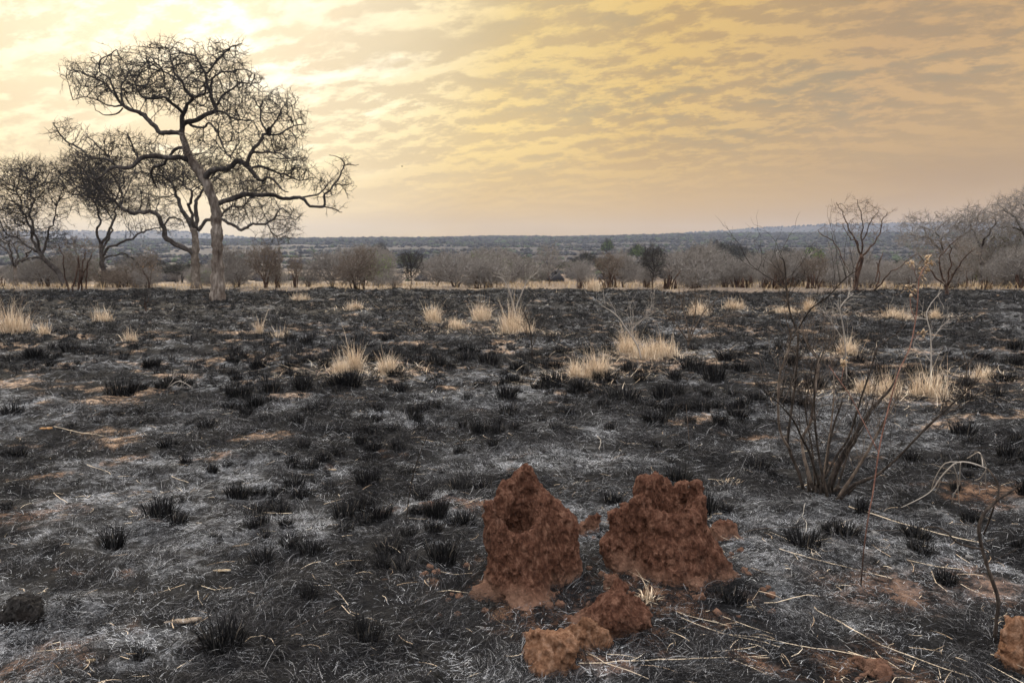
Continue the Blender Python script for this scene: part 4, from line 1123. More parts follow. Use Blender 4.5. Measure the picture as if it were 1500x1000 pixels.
def put_shrub(kind, label, cat, loc, rz, sc, stem_m, twig_m, name='shrub', group=None, leaves=None, leaf_m=None):
    t = thing(name, label, cat, loc, rz, group); t.scale = sc if hasattr(sc, '__len__') else (sc,) * 3
    for nm, me, mm in (('stems', kind[0], stem_m), ('crown', kind[1], twig_m)):
        if len(me.materials) == 0: me.materials.append(mm)
        o = link(nm, me, None, t)
        if me.materials[0] != mm:
            o.material_slots[0].link = 'OBJECT'; o.material_slots[0].material = mm
    if leaves is not None:
        if len(leaves.materials) == 0: leaves.materials.append(leaf_m)
        o = link('leaves', leaves, None, t)
        if leaves.materials[0] != leaf_m: o.material_slots[0].link = 'OBJECT'; o.material_slots[0].material = leaf_m
    return t

def leaf_mesh(A, n, size, rng, name='leaves', spread=.12):
    """small leaf-sized faces clustered on twig ends"""
    c = A[rng.integers(0, len(A), n)] + rng.normal(0, spread, (n, 3))
    a = rng.normal(0, 1, (n, 3)); a /= np.linalg.norm(a, axis=1)[:, None]
    b = np.cross(a, rng.normal(0, 1, (n, 3))); b /= np.linalg.norm(b, axis=1)[:, None]
    s = size * rng.uniform(.5, 1.4, n)[:, None]
    V = np.stack([c - a * s, c + b * s * .5, c + a * s, c - b * s * .5], 1).reshape(-1, 3)
    q = np.arange(4 * n).reshape(-1, 4)
    return np_mesh(name, V, q, None, {'tone': np.repeat(rng.beta(2, 2, n), 4)})

K = {}
K['big'] = [shrub_kind(200 + i, 3.0, 4.2, 5, 1500, .0135, 'dome', .25, .35, .7, .045) for i in range(3)]
K['vase'] = [shrub_kind(210 + i, 2.8, 3.2, 3, 1100, .013, 'vase', .12, .4, .35, .07) for i in range(2)]
K['thicket'] = [shrub_kind(220 + i, 2.4, 2.8, 12, 1000, .012, 'ball', .35, .45, .5, .03, stubs=4) for i in range(3)]
K['burnt'] = [shrub_kind(230 + i, 2.4, 2.2, 8, 650, .012, 'vase', .3, .5, .3, .055, stubs=7) for i in range(4)]
K['small'] = [shrub_kind(240 + i, 1.4, 1.6, 7, 520, .010, 'ball', .2, .4, .6, .035) for i in range(3)]
K['tree'] = [shrub_kind(250 + i, 3.6, 3.2, 1, 900, .012, 'vase', .02, .45, .1, .05, stubs=0) for i in range(3)]
K['umbrella'] = [shrub_kind(260 + i, 5.0, 6.5, 2, 900, .03, 'flat', .15, .6, .45, .06, tropism=(0, 0, .02), step=.35) for i in range(3)]
rl = np.random.default_rng(77)
LU = [leaf_mesh(K['umbrella'][i][2], 2600, .13, rl, spread=.16) for i in range(3)]
LB = [leaf_mesh(K['big'][i][2], 1500, .06, rl) for i in range(3)]

def mid(px, Y): return at_ground(px, Y)
# hand-placed shrubs of the row beyond the burn: kind, variant, photo column, distance, height in photo pixels, label ...
ROW = [
 ('big', 0, 350, 52, 62, 1.0, 'wide grey dome-shaped bush just right of the tallest tree\'s trunk', 'bush', 'bark_limb', 'twig_grey'),
 ('vase', 0, 391, 44, 66, 1.0, 'dark vase-shaped bush with a thick black foot, right of the grey dome bush', 'bush', 'stem_burnt', 'twig_brown'),
 ('burnt', 0, 408, 45, 42, .7, 'cluster of scorched stubs beside the vase-shaped bush', 'bush', 'stem_burnt', 'twig_brown'),
 ('burnt', 1, 435, 43, 50, .6, 'narrow charred stump bush left of the olive-topped bush', 'bush', 'stem_burnt', 'twig_brown'),
 ('big', 1, 488, 50, 58, 1.0, 'rounded grey bush with an olive tint on its top, left centre', 'bush', 'bark_limb', 'twig_grey'),
 ('thicket', 0, 524, 38.5, 62, 1.0, 'spiky many-stemmed brown bush in front of the bright green one', 'bush', 'stem_burnt', 'twig_brown'),
 ('tree', 0, 603, 38.5, 62, .9, 'small dark tree with a crooked side bough, standing alone left of centre', 'tree', 'stem_burnt', 'twig'),
 ('big', 2, 668, 50, 56, 1.25, 'wide grey bush on three dark stems, left of the centre', 'bush', 'stem_burnt', 'twig_grey'),
 ('big', 0, 640, 56, 46, .9, 'low grey bush half hidden behind the three-stemmed one', 'bush', 'stem_burnt', 'twig_grey'),
 ('tree', 1, 804, 52, 64, 1.0, 'slim bare tree with a rounded flat-topped crown near the picture\'s middle', 'tree', 'stem_burnt', 'twig_grey'),
 ('burnt', 2, 849, 44, 40, .6, 'upright charred trunk bush right of the slim flat-topped tree', 'bush', 'stem_burnt', 'twig_grey'),
 ('burnt', 3, 892, 44, 55, 1.2, 'red-brown scorched bush with a fork of thick dark stems, right of centre', 'bush', 'stem_burnt', 'twig_brown'),
 ('big', 1, 912, 50, 52, .8, 'dense grey bush right behind the red-brown forked bush', 'bush', 'stem_burnt', 'twig_grey'),
 ('tree', 2, 954, 41, 64, .8, 'blackened snag with a few twisted top branches, right of centre', 'tree', 'stem_burnt', 'twig'),
 ('burnt', 0, 978, 42, 56, 1.3, 'wide scorched bush leaning against the blackened snag', 'bush', 'stem_burnt', 'twig_grey'),
 ('thicket', 1, 1060, 44, 36, 1.3, 'ash-grey tangle of thin stems below the umbrella trees', 'bush', 'stem_burnt', 'twig_grey'),
 ('burnt', 1, 1135, 44, 46, .8, 'charred bush with a crooked dark stem left of the tall shrub stems', 'bush', 'stem_burnt', 'twig_brown'),
 ('burnt', 2, 1188, 43, 52, 1.1, 'scorched brown bush left of the open young tree', 'bush', 'stem_burnt', 'twig_brown'),
 ('thicket', 2, 1330, 43, 44, 1.4, 'pale grey tangle between the open young tree and the brown shrub tree', 'bush', 'stem_burnt', 'twig_grey'),
 ('vase', 1, 1487, 41, 66, 1.0, 'fan-shaped pale bush with a red-brown foot by the right edge', 'bush', 'stem_burnt', 'twig_grey'),
 ('burnt', 3, 1440, 41, 40, .9, 'black stub bush left of the fan-shaped bush at right', 'bush', 'stem_burnt', 'twig_grey'),
 ('thicket', 0, 70, 50, 46, 1.4, 'low grey thicket under the leaning tree at far left', 'bush', 'stem_burnt', 'twig_grey'),
 ('thicket', 1, 205, 52, 52, 1.3, 'grey undergrowth bush between the slender tree and the swan-necked tree', 'bush', 'stem_burnt', 'twig_grey'),
 ('small', 1, 190, 44, 34, 1.5, 'small brown bush at the foot of the slender tree\'s side branch', 'bush', 'stem_burnt', 'twig_brown'),
 ('small', 2, 160, 47, 30, 1.2, 'little brown bush between the burnt clump and the slender tree', 'bush', 'stem_burnt', 'twig_brown'),
]
for (kd, vi, px, Y, hpx, wf, lab, cat, sm, tm) in ROW:
    base_h = {'big': 3.0, 'vase': 2.8, 'thicket': 2.4, 'burnt': 2.4, 'small': 1.4, 'tree': 3.6}[kd]
    p = mid(px, Y); s = hpx * .88 * pxm(Y) / base_h
    put_shrub(K[kd][vi], lab, cat, p, rl.uniform(0, 6.28), (s * wf, s * wf, s), M[sm], M[tm], 'small_tree' if cat == 'tree' else 'bush')
# bushes that carry leaves
for (kd, vi, px, Y, hpx, wf, lab, lm) in [('big', 2, 557, 60, 50, .7, 'bright green leafy bush behind the spiky brown bush', 'leaf_bright'),
   ('big', 0, 1452, 62, 84, .8, 'olive green leafy tree before the grey trees at right', 'leaf_olive'), ('big', 1, 1420, 66, 62, .6, 'yellow-green leafy bush left of the olive tree at right', 'leaf_bright'),
   ('big', 1, 50, 75, 40, 1.0, 'dull green bush low behind the leaning tree at far left', 'leaf_olive'), ('big', 2, 305, 80, 30, 1.2, 'flat green bush behind the trunk of the tallest tree', 'leaf_green'),
   ('big', 0, 115, 80, 36, 1.1, 'pale olive bush behind the burnt brown clump at left', 'leaf_olive')]:
    p = mid(px, Y); s = hpx * pxm(Y) / 3.0
    put_shrub(K[kd][vi], lab, 'bush', p, rl.uniform(0, 6.28), (s * wf, s * wf, s), M['bark_limb'], M['twig_grey'], 'leafy_bush', None, LB[vi], M[lm])
# burnt brown clump at left, traced
traced_tree('burnt_clump', 'tall clump of red-brown scorched stems with black feet, left of the slender tree', 'bush', 118, 36.5, [
 ([(116, 434, 2.6), (116, 415, 2.4), (117, 395, 2.1), (115, 375, 1.7)], 0, 0), ([(121, 434, 2.2), (120, 412, 2), (121, 390, 1.7), (126, 368, 1.2)], .1, .3), ([(106, 433, 1.8), (108, 416, 1.7), (112, 400, 1.6), (112, 382, 1.2)], -.1, .2),
 ([(124, 434, 1.6), (127, 412, 1.5), (128, 392, 1.3), (134, 370, .9)], .1, -.2), ([(101, 432, 1.6), (97, 415, 1.5), (94, 395, 1.3), (91, 372, 1.1), (88, 356, .6)], -.2, -.3), ([(112, 434, 1.8), (115, 418, 1.7), (122, 402, 1.5), (131, 386, 1.2)], 0, .2)],
 [(95, 370, 12, 16, 0, .5), (112, 365, 16, 18, 0, .6), (130, 368, 14, 16, 0, .6), (115, 392, 20, 16, 0, .6)], 420, .14, .14, rt, .0065, M['stem_burnt'], M['stem_burnt'], M['twig_brown'], .5, .18, (0, 0, .3), lk=.7)
# sapling with orange leaves near the trees, and a tiny black one
kS = shrub_kind(301, 1.6, 1.2, 3, 120, .008, 'vase', .05, .5, .4, .03)
put_shrub(kS, 'thin sapling with a few withered orange leaves left of the tallest tree', 'sapling', mid(222, 40), 1, 1.15, M['stem_burnt'], M['twig_brown'], 'sapling', None, leaf_mesh(kS[2], 40, .035, rl), M['leaf_orange'])
kS2 = shrub_kind(302, .8, .6, 2, 40, .007, 'vase', .03, .6, .4, .06)
put_shrub(kS2, 'tiny forked black sapling on the burnt ground left of the tallest tree', 'sapling', on_ground(214, 455), 1, 1, M['stem_burnt'], M['twig'], 'sapling')

# the grey scrub belt beyond the burn: many alike
belt_lab = {'thicket': 'grey leafless thicket, one of many alike in the scrub belt beyond the burn', 'burnt': 'scorched grey-brown bush, one of many alike along the edge of the burn',
            'small': 'small brown bush, one of many alike low in the scrub belt', 'big': 'rounded grey bush, one of many alike far behind the scrub belt'}
proto = {}
for kd in ('thicket', 'burnt', 'small', 'big'):
    for vi in range(len(K[kd])):
        proto[(kd, vi)] = None
def belt(kd, vi, p, rz, sc, sm='stem_burnt', tm='twig_grey'):
    grp = {'thicket': 'grey thickets beyond the burn', 'burnt': 'scorched bushes along the burn edge', 'small': 'small bushes in the scrub belt', 'big': 'rounded bushes behind the scrub belt'}[kd]
    q = proto[(kd, vi)]
    if q is None:
        proto[(kd, vi)] = put_shrub(K[kd][vi], belt_lab[kd], 'bush', p, rz, sc, M[sm], M[tm], 'bush', grp)
    else: dup(q, p, rz, sc, belt_lab[kd], grp)
for i in range(62):
    px = rl.uniform(935, 1520) if i < 46 else rl.uniform(-20, 930)
    Y = rl.uniform(41, 58)
    kd = rl.choice(['thicket', 'thicket', 'burnt', 'small']); vi = rl.integers(len(K[kd]))
    s = (.3 + .75 * rl.beta(1.3, 1.8)) * (1 if px > 930 else .75); sw = s * rl.uniform(.9, 1.4)
    belt(kd, vi, mid(px, Y), rl.uniform(0, 6.28), (sw, sw, s))
tq = None
for i in range(8):
    px = [905, 1000, 1035, 1100, 1165, 1215, 1345, 1410, 745][i]; Y = rl.uniform(43, 60); s = rl.uniform(.5, .66); vi = i % 3
    put_shrub(K['tree'][vi], 'thin bare tree rising above the scrub belt, one of several alike', 'tree', mid(px, Y), rl.uniform(0, 6.28), (s * .8, s * .8, s * 1.1), M['stem_burnt'], M['twig_grey'], 'small_tree', 'thin bare trees in the scrub belt')
for i in range(22):
    Y = 10 ** rl.uniform(math.log10(60), math.log10(170)); px = rl.uniform(-30, 1530)
    vi = rl.integers(3); s = rl.uniform(.6, 1.1); sw = s * rl.uniform(.8, 1.2)
    belt('big', vi, mid(px, Y), rl.uniform(0, 6.28), (sw, sw, s), 'bark_limb')

for i in range(24):
    Y = 10 ** rl.uniform(math.log10(56), math.log10(130)); px = rl.uniform(-20, 1520); vi = i % 3
    s = rl.uniform(.45, .85); sw = s * rl.uniform(.8, 1.3); lm = ['leaf_olive', 'leaf_dull', 'leaf_green', 'leaf_olive'][i % 4]
    put_shrub(K['big'][vi], 'muted green leafy bush, one of several alike behind the scrub belt', 'bush', mid(px, Y), rl.uniform(0, 6.28), (sw, sw, s), M['bark_limb'], M['twig_grey'], 'leafy_bush', 'muted green bushes behind the scrub belt', LB[vi], M[lm])

# flat-topped trees on the plain beyond
UMB = [(1070, 330, 372, 44, 'leaf_dull', 'broad dark flat-topped tree, the tallest of the umbrella group right of centre'), (1058, 360, 366, 54, 'leaf_dull', 'dark umbrella tree at the back left of the umbrella group right of centre'),
 (1095, 300, 380, 46, 'leaf_dull', 'dark umbrella tree at the front of the umbrella group right of centre'), (1142, 320, 374, 40, 'leaf_dull', 'lone dark umbrella tree right of the umbrella group'),
 (1040, 200, 388, 24, 'leaf_green', 'small bright green flat-topped tree left of the umbrella group'), (1056, 205, 388, 26, 'leaf_dull', 'grey flat-topped tree touching the small green one on the pale grass'),
 (1018, 320, 372, 28, 'leaf_dull', 'grey rounded tree on the slope left of the umbrella group'), (856, 260, 380, 28, 'leaf_dull', 'dark mushroom-shaped tree with a straight trunk, right of the slim flat-topped tree'),
 (836, 230, 390, 32, 'leaf_olive', 'olive flat-topped tree low beside the mushroom-shaped tree'), (764, 240, 385, 28, 'leaf_green', 'green flat-topped tree left of the slim bare tree near the middle'),
 (723, 250, 386, 34, 'leaf_dull', 'grey umbrella tree left of the green flat-topped one'), (712, 300, 380, 26, 'leaf_dull', 'faint grey tree behind the grey umbrella tree near the middle'),
 (890, 190, 386, 30, 'leaf_olive', 'olive-topped tree behind the red-brown forked bush'), (930, 420, 368, 18, 'leaf_green', 'small green tree high on the slope right of centre'),
 (888, 600, 360, 14, 'leaf_green', 'tiny green tree on the foot of the ridge near the middle'), (560, 560, 366, 15, 'leaf_dull', 'dark pointed tree alone on the far slope left of centre'),
 (957, 230, 374, 30, 'leaf_dull', 'dark tree crown behind the blackened snag'), (1160, 230, 386, 36, 'leaf_green', 'wide low green tree behind the scorched bushes right of centre'),
 (1238, 170, 400, 34, 'leaf_green', 'green flat tree seen through the open young tree'), (1305, 190, 392, 30, 'leaf_olive', 'olive tree behind the open young tree\'s right branches'),
 (270, 130, 395, 50, 'leaf_dull', 'dark low umbrella tree seen between the two big trunks at left'), (1185, 380, 372, 26, 'leaf_bright', 'pale green leafy tree right of the umbrella group'),
 (600, 330, 382, 26, 'leaf_olive', 'grey-green tree beyond the small dark tree left of centre'), (1380, 210, 388, 40, 'leaf_dull', 'dark flat tree behind the broad grey tree at right')]
for i, (px, Y, ty, wpx, lm, lab) in enumerate(UMB):
    p = mid(px, Y); top = at(px, ty - 8, Y)[2]
    hgt = max(2.5, top - p[2]); wid = wpx * pxm(Y) * 1.4
    vi = i % 3
    put_shrub(K['umbrella'][vi], lab, 'tree', p, rl.uniform(0, 6.28), (wid / 6.5, wid / 6.5, hgt / 5.2), M['bark_limb'], M['twig'], 'umbrella_tree', None, LU[vi], M[lm])
up = None
for i in range(40):
    Y = 10 ** rl.uniform(math.log10(180), math.log10(520)); px = rl.uniform(-40, 1540)
    s = rl.uniform(.6, 1.1); vi = i % 3; p = mid(px, Y)
    lab = 'distant dull flat-topped tree, one of many alike on the far plain'
    t = put_shrub(K['umbrella'][vi], lab, 'tree', p, rl.uniform(0, 6.28), (s * 1.1, s * 1.1, s * .9), M['bark_limb'], M['twig'], 'umbrella_tree', 'far flat-topped trees', LU[vi], M[['leaf_dull', 'leaf_dull', 'leaf_olive'][i % 3]])

# far scrub woodland that reads as one mass
def clumps(geo, x, y, r, rng, squash=.7, seg=7):
    z = terrain(x, y); n = len(x)
    rings = [(0.0, .75), (.35, 1.0), (.75, .72), (1.0, .18)]
    V = np.zeros((n, len(rings) * seg, 3))
    for k, (hh, rr) in enumerate(rings):
        a = np.arange(seg)[None] * 2 * PI / seg + rng.uniform(0, 1, (n, 1))
        q = r[:, None] * rr * rng.uniform(.65, 1.25, (n, seg))
        V[:, k * seg:(k + 1) * seg] = np.stack([x[:, None] + np.cos(a) * q, y[:, None] + np.sin(a) * q, z[:, None] - .3 + r[:, None] * squash * 1.6 * hh * rng.uniform(.8, 1.15, (n, seg))], -1)
    m = len(rings) * seg; b = np.arange(n)[:, None] * m; j = np.arange(seg)[None]; k = (j + 1) % seg
    qs = [np.stack([b + i * seg + j, b + i * seg + k, b + (i + 1) * seg + k, b + (i + 1) * seg + j], -1).reshape(-1, 4) for i in range(len(rings) - 1)]
    tone = np.repeat(rng.random(n), m)
    geo.add(V.reshape(-1, 3), np.concatenate(qs), None, np.clip(tone + rng.normal(0, .12, n * m) * (tone < .8), 0, 1))
def far_scrub():
    rng = np.random.default_rng(55); g = Geo()
    for n, d0, d1, r0, r1, pw in ((3600, 170, 600, .8, 2.0, 1.0), (22000, 600, 1800, 1.8, 4.2, 1.0), (26000, 1600, 2900, 3.2, 6.5, .6)):
        x, y = scatter(n, d0, d1, pw)
        keep = (fbm(x / 240, y / 110, 81, 3) + rng.normal(0, .07, n) > .0) if d0 < 1000 else (fbm(x / 300, y / 200, 83, 3) + rng.normal(0, .1, n) > -.45)
        x, y = x[keep], y[keep]
        clumps(g, x, y, r0 + (r1 - r0) * rng.beta(.8, 2.0, len(x)) * 1.6, rng, .55)
    x, y = scatter(2600, 3600, 4400, 1)
    clumps(g, x, y, rng.uniform(4, 8, len(x)), rng, .6)
    tag(link('far_woodland', g.mesh('far_woodland', smooth=True), M['scrub']), 'hazy grey scrub woodland covering the far plain and the long low ridge', 'woodland', kind='stuff')
far_scrub()

# ------------------------------------------------------------------ dry grass
def grass_edge():
    rng = np.random.default_rng(91); g = Geo()
    n = 26000
    y = rng.uniform(36.5, 95, n) ; x = rng.uniform(-.72, .72, n) * y
    e = edge_y(x)
    keep = (y > e + rng.normal(0, 1.2, n)) & (fbm(x / 5, y / 4, 92, 3) + rng.normal(0, .15, n) > .02)
    x, y = x[keep], y[keep]; n = len(x)
    blades(g, np.stack([x, y, terrain(x, y) - .02], 1), rng.uniform(0, 2 * PI, n), rng.uniform(1.1, 1.55, n), rng.uniform(.2, 1.2, n), rng.uniform(.18, .55, n), rng.uniform(.012, .03, n), rng.normal(0, .3, n), 2, rng.random(n))
    tag(link('dry_grass', g.mesh('dry_grass'), M['straw_far']), 'pale dry grass left standing beyond the edge of the burn', 'dry grass', kind='stuff')
grass_edge()

def grass_tuft(label, px, py, hpx, wpx, n=None, lean=0.0, seed=0, mat_='straw', group=None, spread=1.0, name='grass_tuft', stalks=6):
    rng = np.random.default_rng(1000 + seed)
    p = on_ground(px, py); s = pxm(p[1]); h = hpx * s; w = wpx * s
    n = n or int(300 + 420 * w)
    g = Geo()
    a = rng.uniform(0, 2 * PI, n); rr = np.sqrt(rng.random(n)) * .5
    cx = np.cos(a) * rr * w * .75; cy = np.sin(a) * rr * min(w, .7) * .75
    nc = max(3, int(3 + w * 5)); cc = np.stack([np.clip(rng.normal(0, .17, nc), -.24, .24) * w * .75, rng.normal(0, .25, nc) * min(w, .7)], 1); ch = rng.uniform(.5, 1.0, nc); ch[0] = 1.0; cc[0] *= .3
    pick = rng.integers(0, nc, n); loose = rng.random(n) < .38
    cs_ = .09 * min(w, 1.0) + .01
    cx = np.where(loose, cx, cc[pick, 0] + rng.normal(0, cs_, n)); cy = np.where(loose, cy, cc[pick, 1] + rng.normal(0, cs_, n))
    prof = np.where(loose, rng.uniform(.25, .6, n), ch[pick] * np.where(rng.random(n) < .12, rng.uniform(1.0, 1.25, n), rng.uniform(.45, .95, n)))
    a = np.where(loose, a, np.arctan2(cy - cc[pick, 1], cx - cc[pick, 0]))
    zz = terrain(p[0] + cx, p[1] + cy) - p[2]
    k = max(1.0, p[1] / 9.0) ** .7
    blades(g, np.stack([cx, cy, zz - .01], 1), a + rng.normal(0, 1.4, n), rng.uniform(1.2, 1.56, n), np.where(rng.random(n) < .3, rng.uniform(-.9, .6, n), rng.uniform(.5, 1.5, n)) * min(1, 1 / spread), h * 1.12 * prof, rng.uniform(.003, .007, n) * k, rng.normal(0, .8, n), 4, rng.random(n))
    m = int(n * .25)     # fallen straw at the foot
    a = rng.uniform(0, 2 * PI, m); r2 = np.sqrt(rng.random(m)) * .5
    x2 = np.cos(a) * r2 * w; y2 = np.sin(a) * r2 * min(w, .9)
    blades(g, np.stack([x2, y2, terrain(p[0] + x2, p[1] + y2) - p[2] + .015], 1), rng.uniform(0, 6.28, m), rng.uniform(0, .4, m), rng.uniform(-.5, .1, m), rng.uniform(.2, .7, m) * min(h, .5), np.full(m, .005 * k), rng.normal(0, 1, m), 3, rng.random(m))
    o = link(name, g.mesh(name), M[mat_], None, p)
    return tag(o, label, 'grass tuft', group)

TUFTS = [(752, 490, 62, 50, 'tallest straw tuft, cone-shaped, with pale twigs over it, near the centre'), (635, 472, 38, 30, 'upright straw tuft left of the cone-shaped one'), (706, 470, 38, 34, 'ragged straw tuft just left of the cone-shaped one'),
 (668, 482, 20, 34, 'low flattened straw tuft between the two tufts left of the centre'), (770, 492, 26, 26, 'short straw tuft at the right foot of the cone-shaped one'),
 (874, 552, 54, 44, 'dense bulging straw tuft in the middle of the plain'), (845, 552, 40, 30, 'shorter straw tuft joined to the left of the bulging one'), (922, 518, 44, 40, 'straw tuft under the leaning white branch'), (968, 522, 40, 60, 'broad straw tuft right of the leaning white branch'),
 (945, 524, 30, 50, 'low straw tuft at the foot of the white branch'), (500, 545, 36, 34, 'wispy straw tuft left of its taller neighbour, left of centre'), (520, 545, 58, 22, 'narrow tall straw tuft standing left of the mop-shaped one'), (565, 548, 42, 34, 'mop-shaped straw tuft drooping to the right'),
 (1310, 466, 22, 60, 'wide golden straw tuft below the brown shrub tree at right'), (1240, 516, 36, 36, 'small straw tuft seen through the burnt shrub\'s upper twigs'), (1356, 580, 58, 52, 'big straw tuft behind the burnt shrub at right'), (1300, 577, 42, 42, 'lower straw tuft left of the big one behind the burnt shrub'),
 (1022, 462, 26, 40, 'short straw tuft near the dead grey bush'), (1186, 456, 26, 22, 'thin straw tuft left of the open young tree'), (1150, 458, 14, 60, 'flat strip of straw left of the thin tuft at right'), (1370, 468, 18, 14, 'tiny upright straw tuft right of the wide golden one'),
 (18, 488, 56, 50, 'tall straw tuft at the left edge'), (66, 490, 34, 20, 'small straw tuft right of the one at the left edge'), (150, 472, 30, 40, 'arching straw tuft with long bent stalks, left side'), (192, 500, 26, 26, 'thin straw tuft right of the arching one'),
 (410, 496, 24, 34, 'sparse grey straw tuft in the mid left'), (380, 490, 34, 12, 'single wisp of tall straw in the mid left'), (1075, 452, 18, 40, 'low straw tuft right of the dead grey bush'), (870, 430, 22, 30, 'dull straw tuft on the burn\'s edge, right of centre'),
 (1440, 555, 22, 44, 'flattened straw tuft by the right edge'), (1265, 575, 30, 40, 'thin straw tuft among the twigs of the burnt shrub'), (520, 455, 14, 30, 'faint straw tuft under the spiky brown bush'), (440, 440, 14, 40, 'faint straw tuft near the charred stump bush')]
FALLEN = Geo()
for i, (px, py, h_, w_, lab) in enumerate(TUFTS):
    p_ = on_ground(px, py)
    nn = int((300 + 420 * w_ * pxm(p_[1])) * (.3 if px < 480 and i != 21 else .8)); grass_tuft(lab, px, py, h_, w_, nn, 0, i)
    if px > 480 and py > 440:
        rf = np.random.default_rng(3000 + i); m_ = 130; sp = w_ * pxm(p_[1]) * .9 + .45
        x_ = p_[0] + rf.normal(0, sp * .8, m_); y_ = p_[1] + rf.normal(0, sp * .55, m_); k_ = max(1, p_[1] / 9) ** .7
        blades(FALLEN, np.stack([x_, y_, terrain(x_, y_) + .012], 1), rf.uniform(0, 6.28, m_), rf.uniform(0, .6, m_), rf.uniform(-.5, .2, m_), rf.uniform(.12, .5, m_), rf.uniform(.003, .0055, m_) * k_, rf.normal(0, 1, m_), 3, rf.random(m_))
tag(link('fallen_straw', FALLEN.mesh('fallen_straw'), M['straw']), 'loose fallen straw strewn between the standing tufts', 'straw', kind='stuff')
grass_tuft('dry straw stubble leaning against the cratered clay mound', 948, 880, 42, 26, 40, 0, 77, spread=1)
grass_tuft('pale bundle of fallen straw lying behind the cratered clay mound', 1062, 708, 14, 60, 50, 0, 78, spread=3)

# ------------------------------------------------------------------ traced sticks and stems
def traced_stem(geo, pts, Y0, Y1, sides=6, rough=.2, seed=0, tone=.5, ground=False, zoff=0.0, step=.05, k=.6, wob=0):
    """pts: (px, py, radius px); runs from distance Y0 to Y1"""
    rows = []
    for i, (x, y, r) in enumerate(pts):
        Y = Y0 + (Y1 - Y0) * i / max(1, len(pts) - 1)
        if ground:
            p = on_ground(x, y); p[2] += zoff; Y = p[1]
        else: p = at(x, y, Y)
        rows.append([*p, r * k * pxm(Y)])
    Q = catmull(rows, step)
    P = Q[:, :3]
    if wob: P = P + wob * np.stack([fbm3(P * 7, seed + 60 + i, 3) for i in range(3)], -1) * np.array([1, 1, .4])
    tube(geo, P, np.maximum(Q[:, 3], .0008), sides, rough, seed, tone)
    return P

def twigs_on(geo, P, n, length, r, rng, up=.5, depth=1, tone=.5, frm=.3):
    for _ in range(n):
        i = int(len(P) * rng.uniform(frm, .98)); p = P[min(i, len(P) - 1)]
        t = P[min(i + 1, len(P) - 1)] - P[max(i - 1, 0)]; t = t / (np.linalg.norm(t) + 1e-9)
        pts = [p]; v = t * .7 + rng.normal(0, .6, 3) + np.array([0, 0, up]); L_ = length * rng.uniform(.4, 1.2)
        for k in range(4):
            v = v / np.linalg.norm(v); pts.append(pts[-1] + v * L_ / 4); v = v + rng.normal(0, .22, 3) + np.array([0, 0, .08])
        Q = np.array(pts); tube(geo, Q, r * np.array([1, .85, .7, .55, .35]), 4, 0, 0, tone)
        if depth > 1: twigs_on(geo, Q, 3, length * .5, r * .6, rng, up, depth - 1, tone)

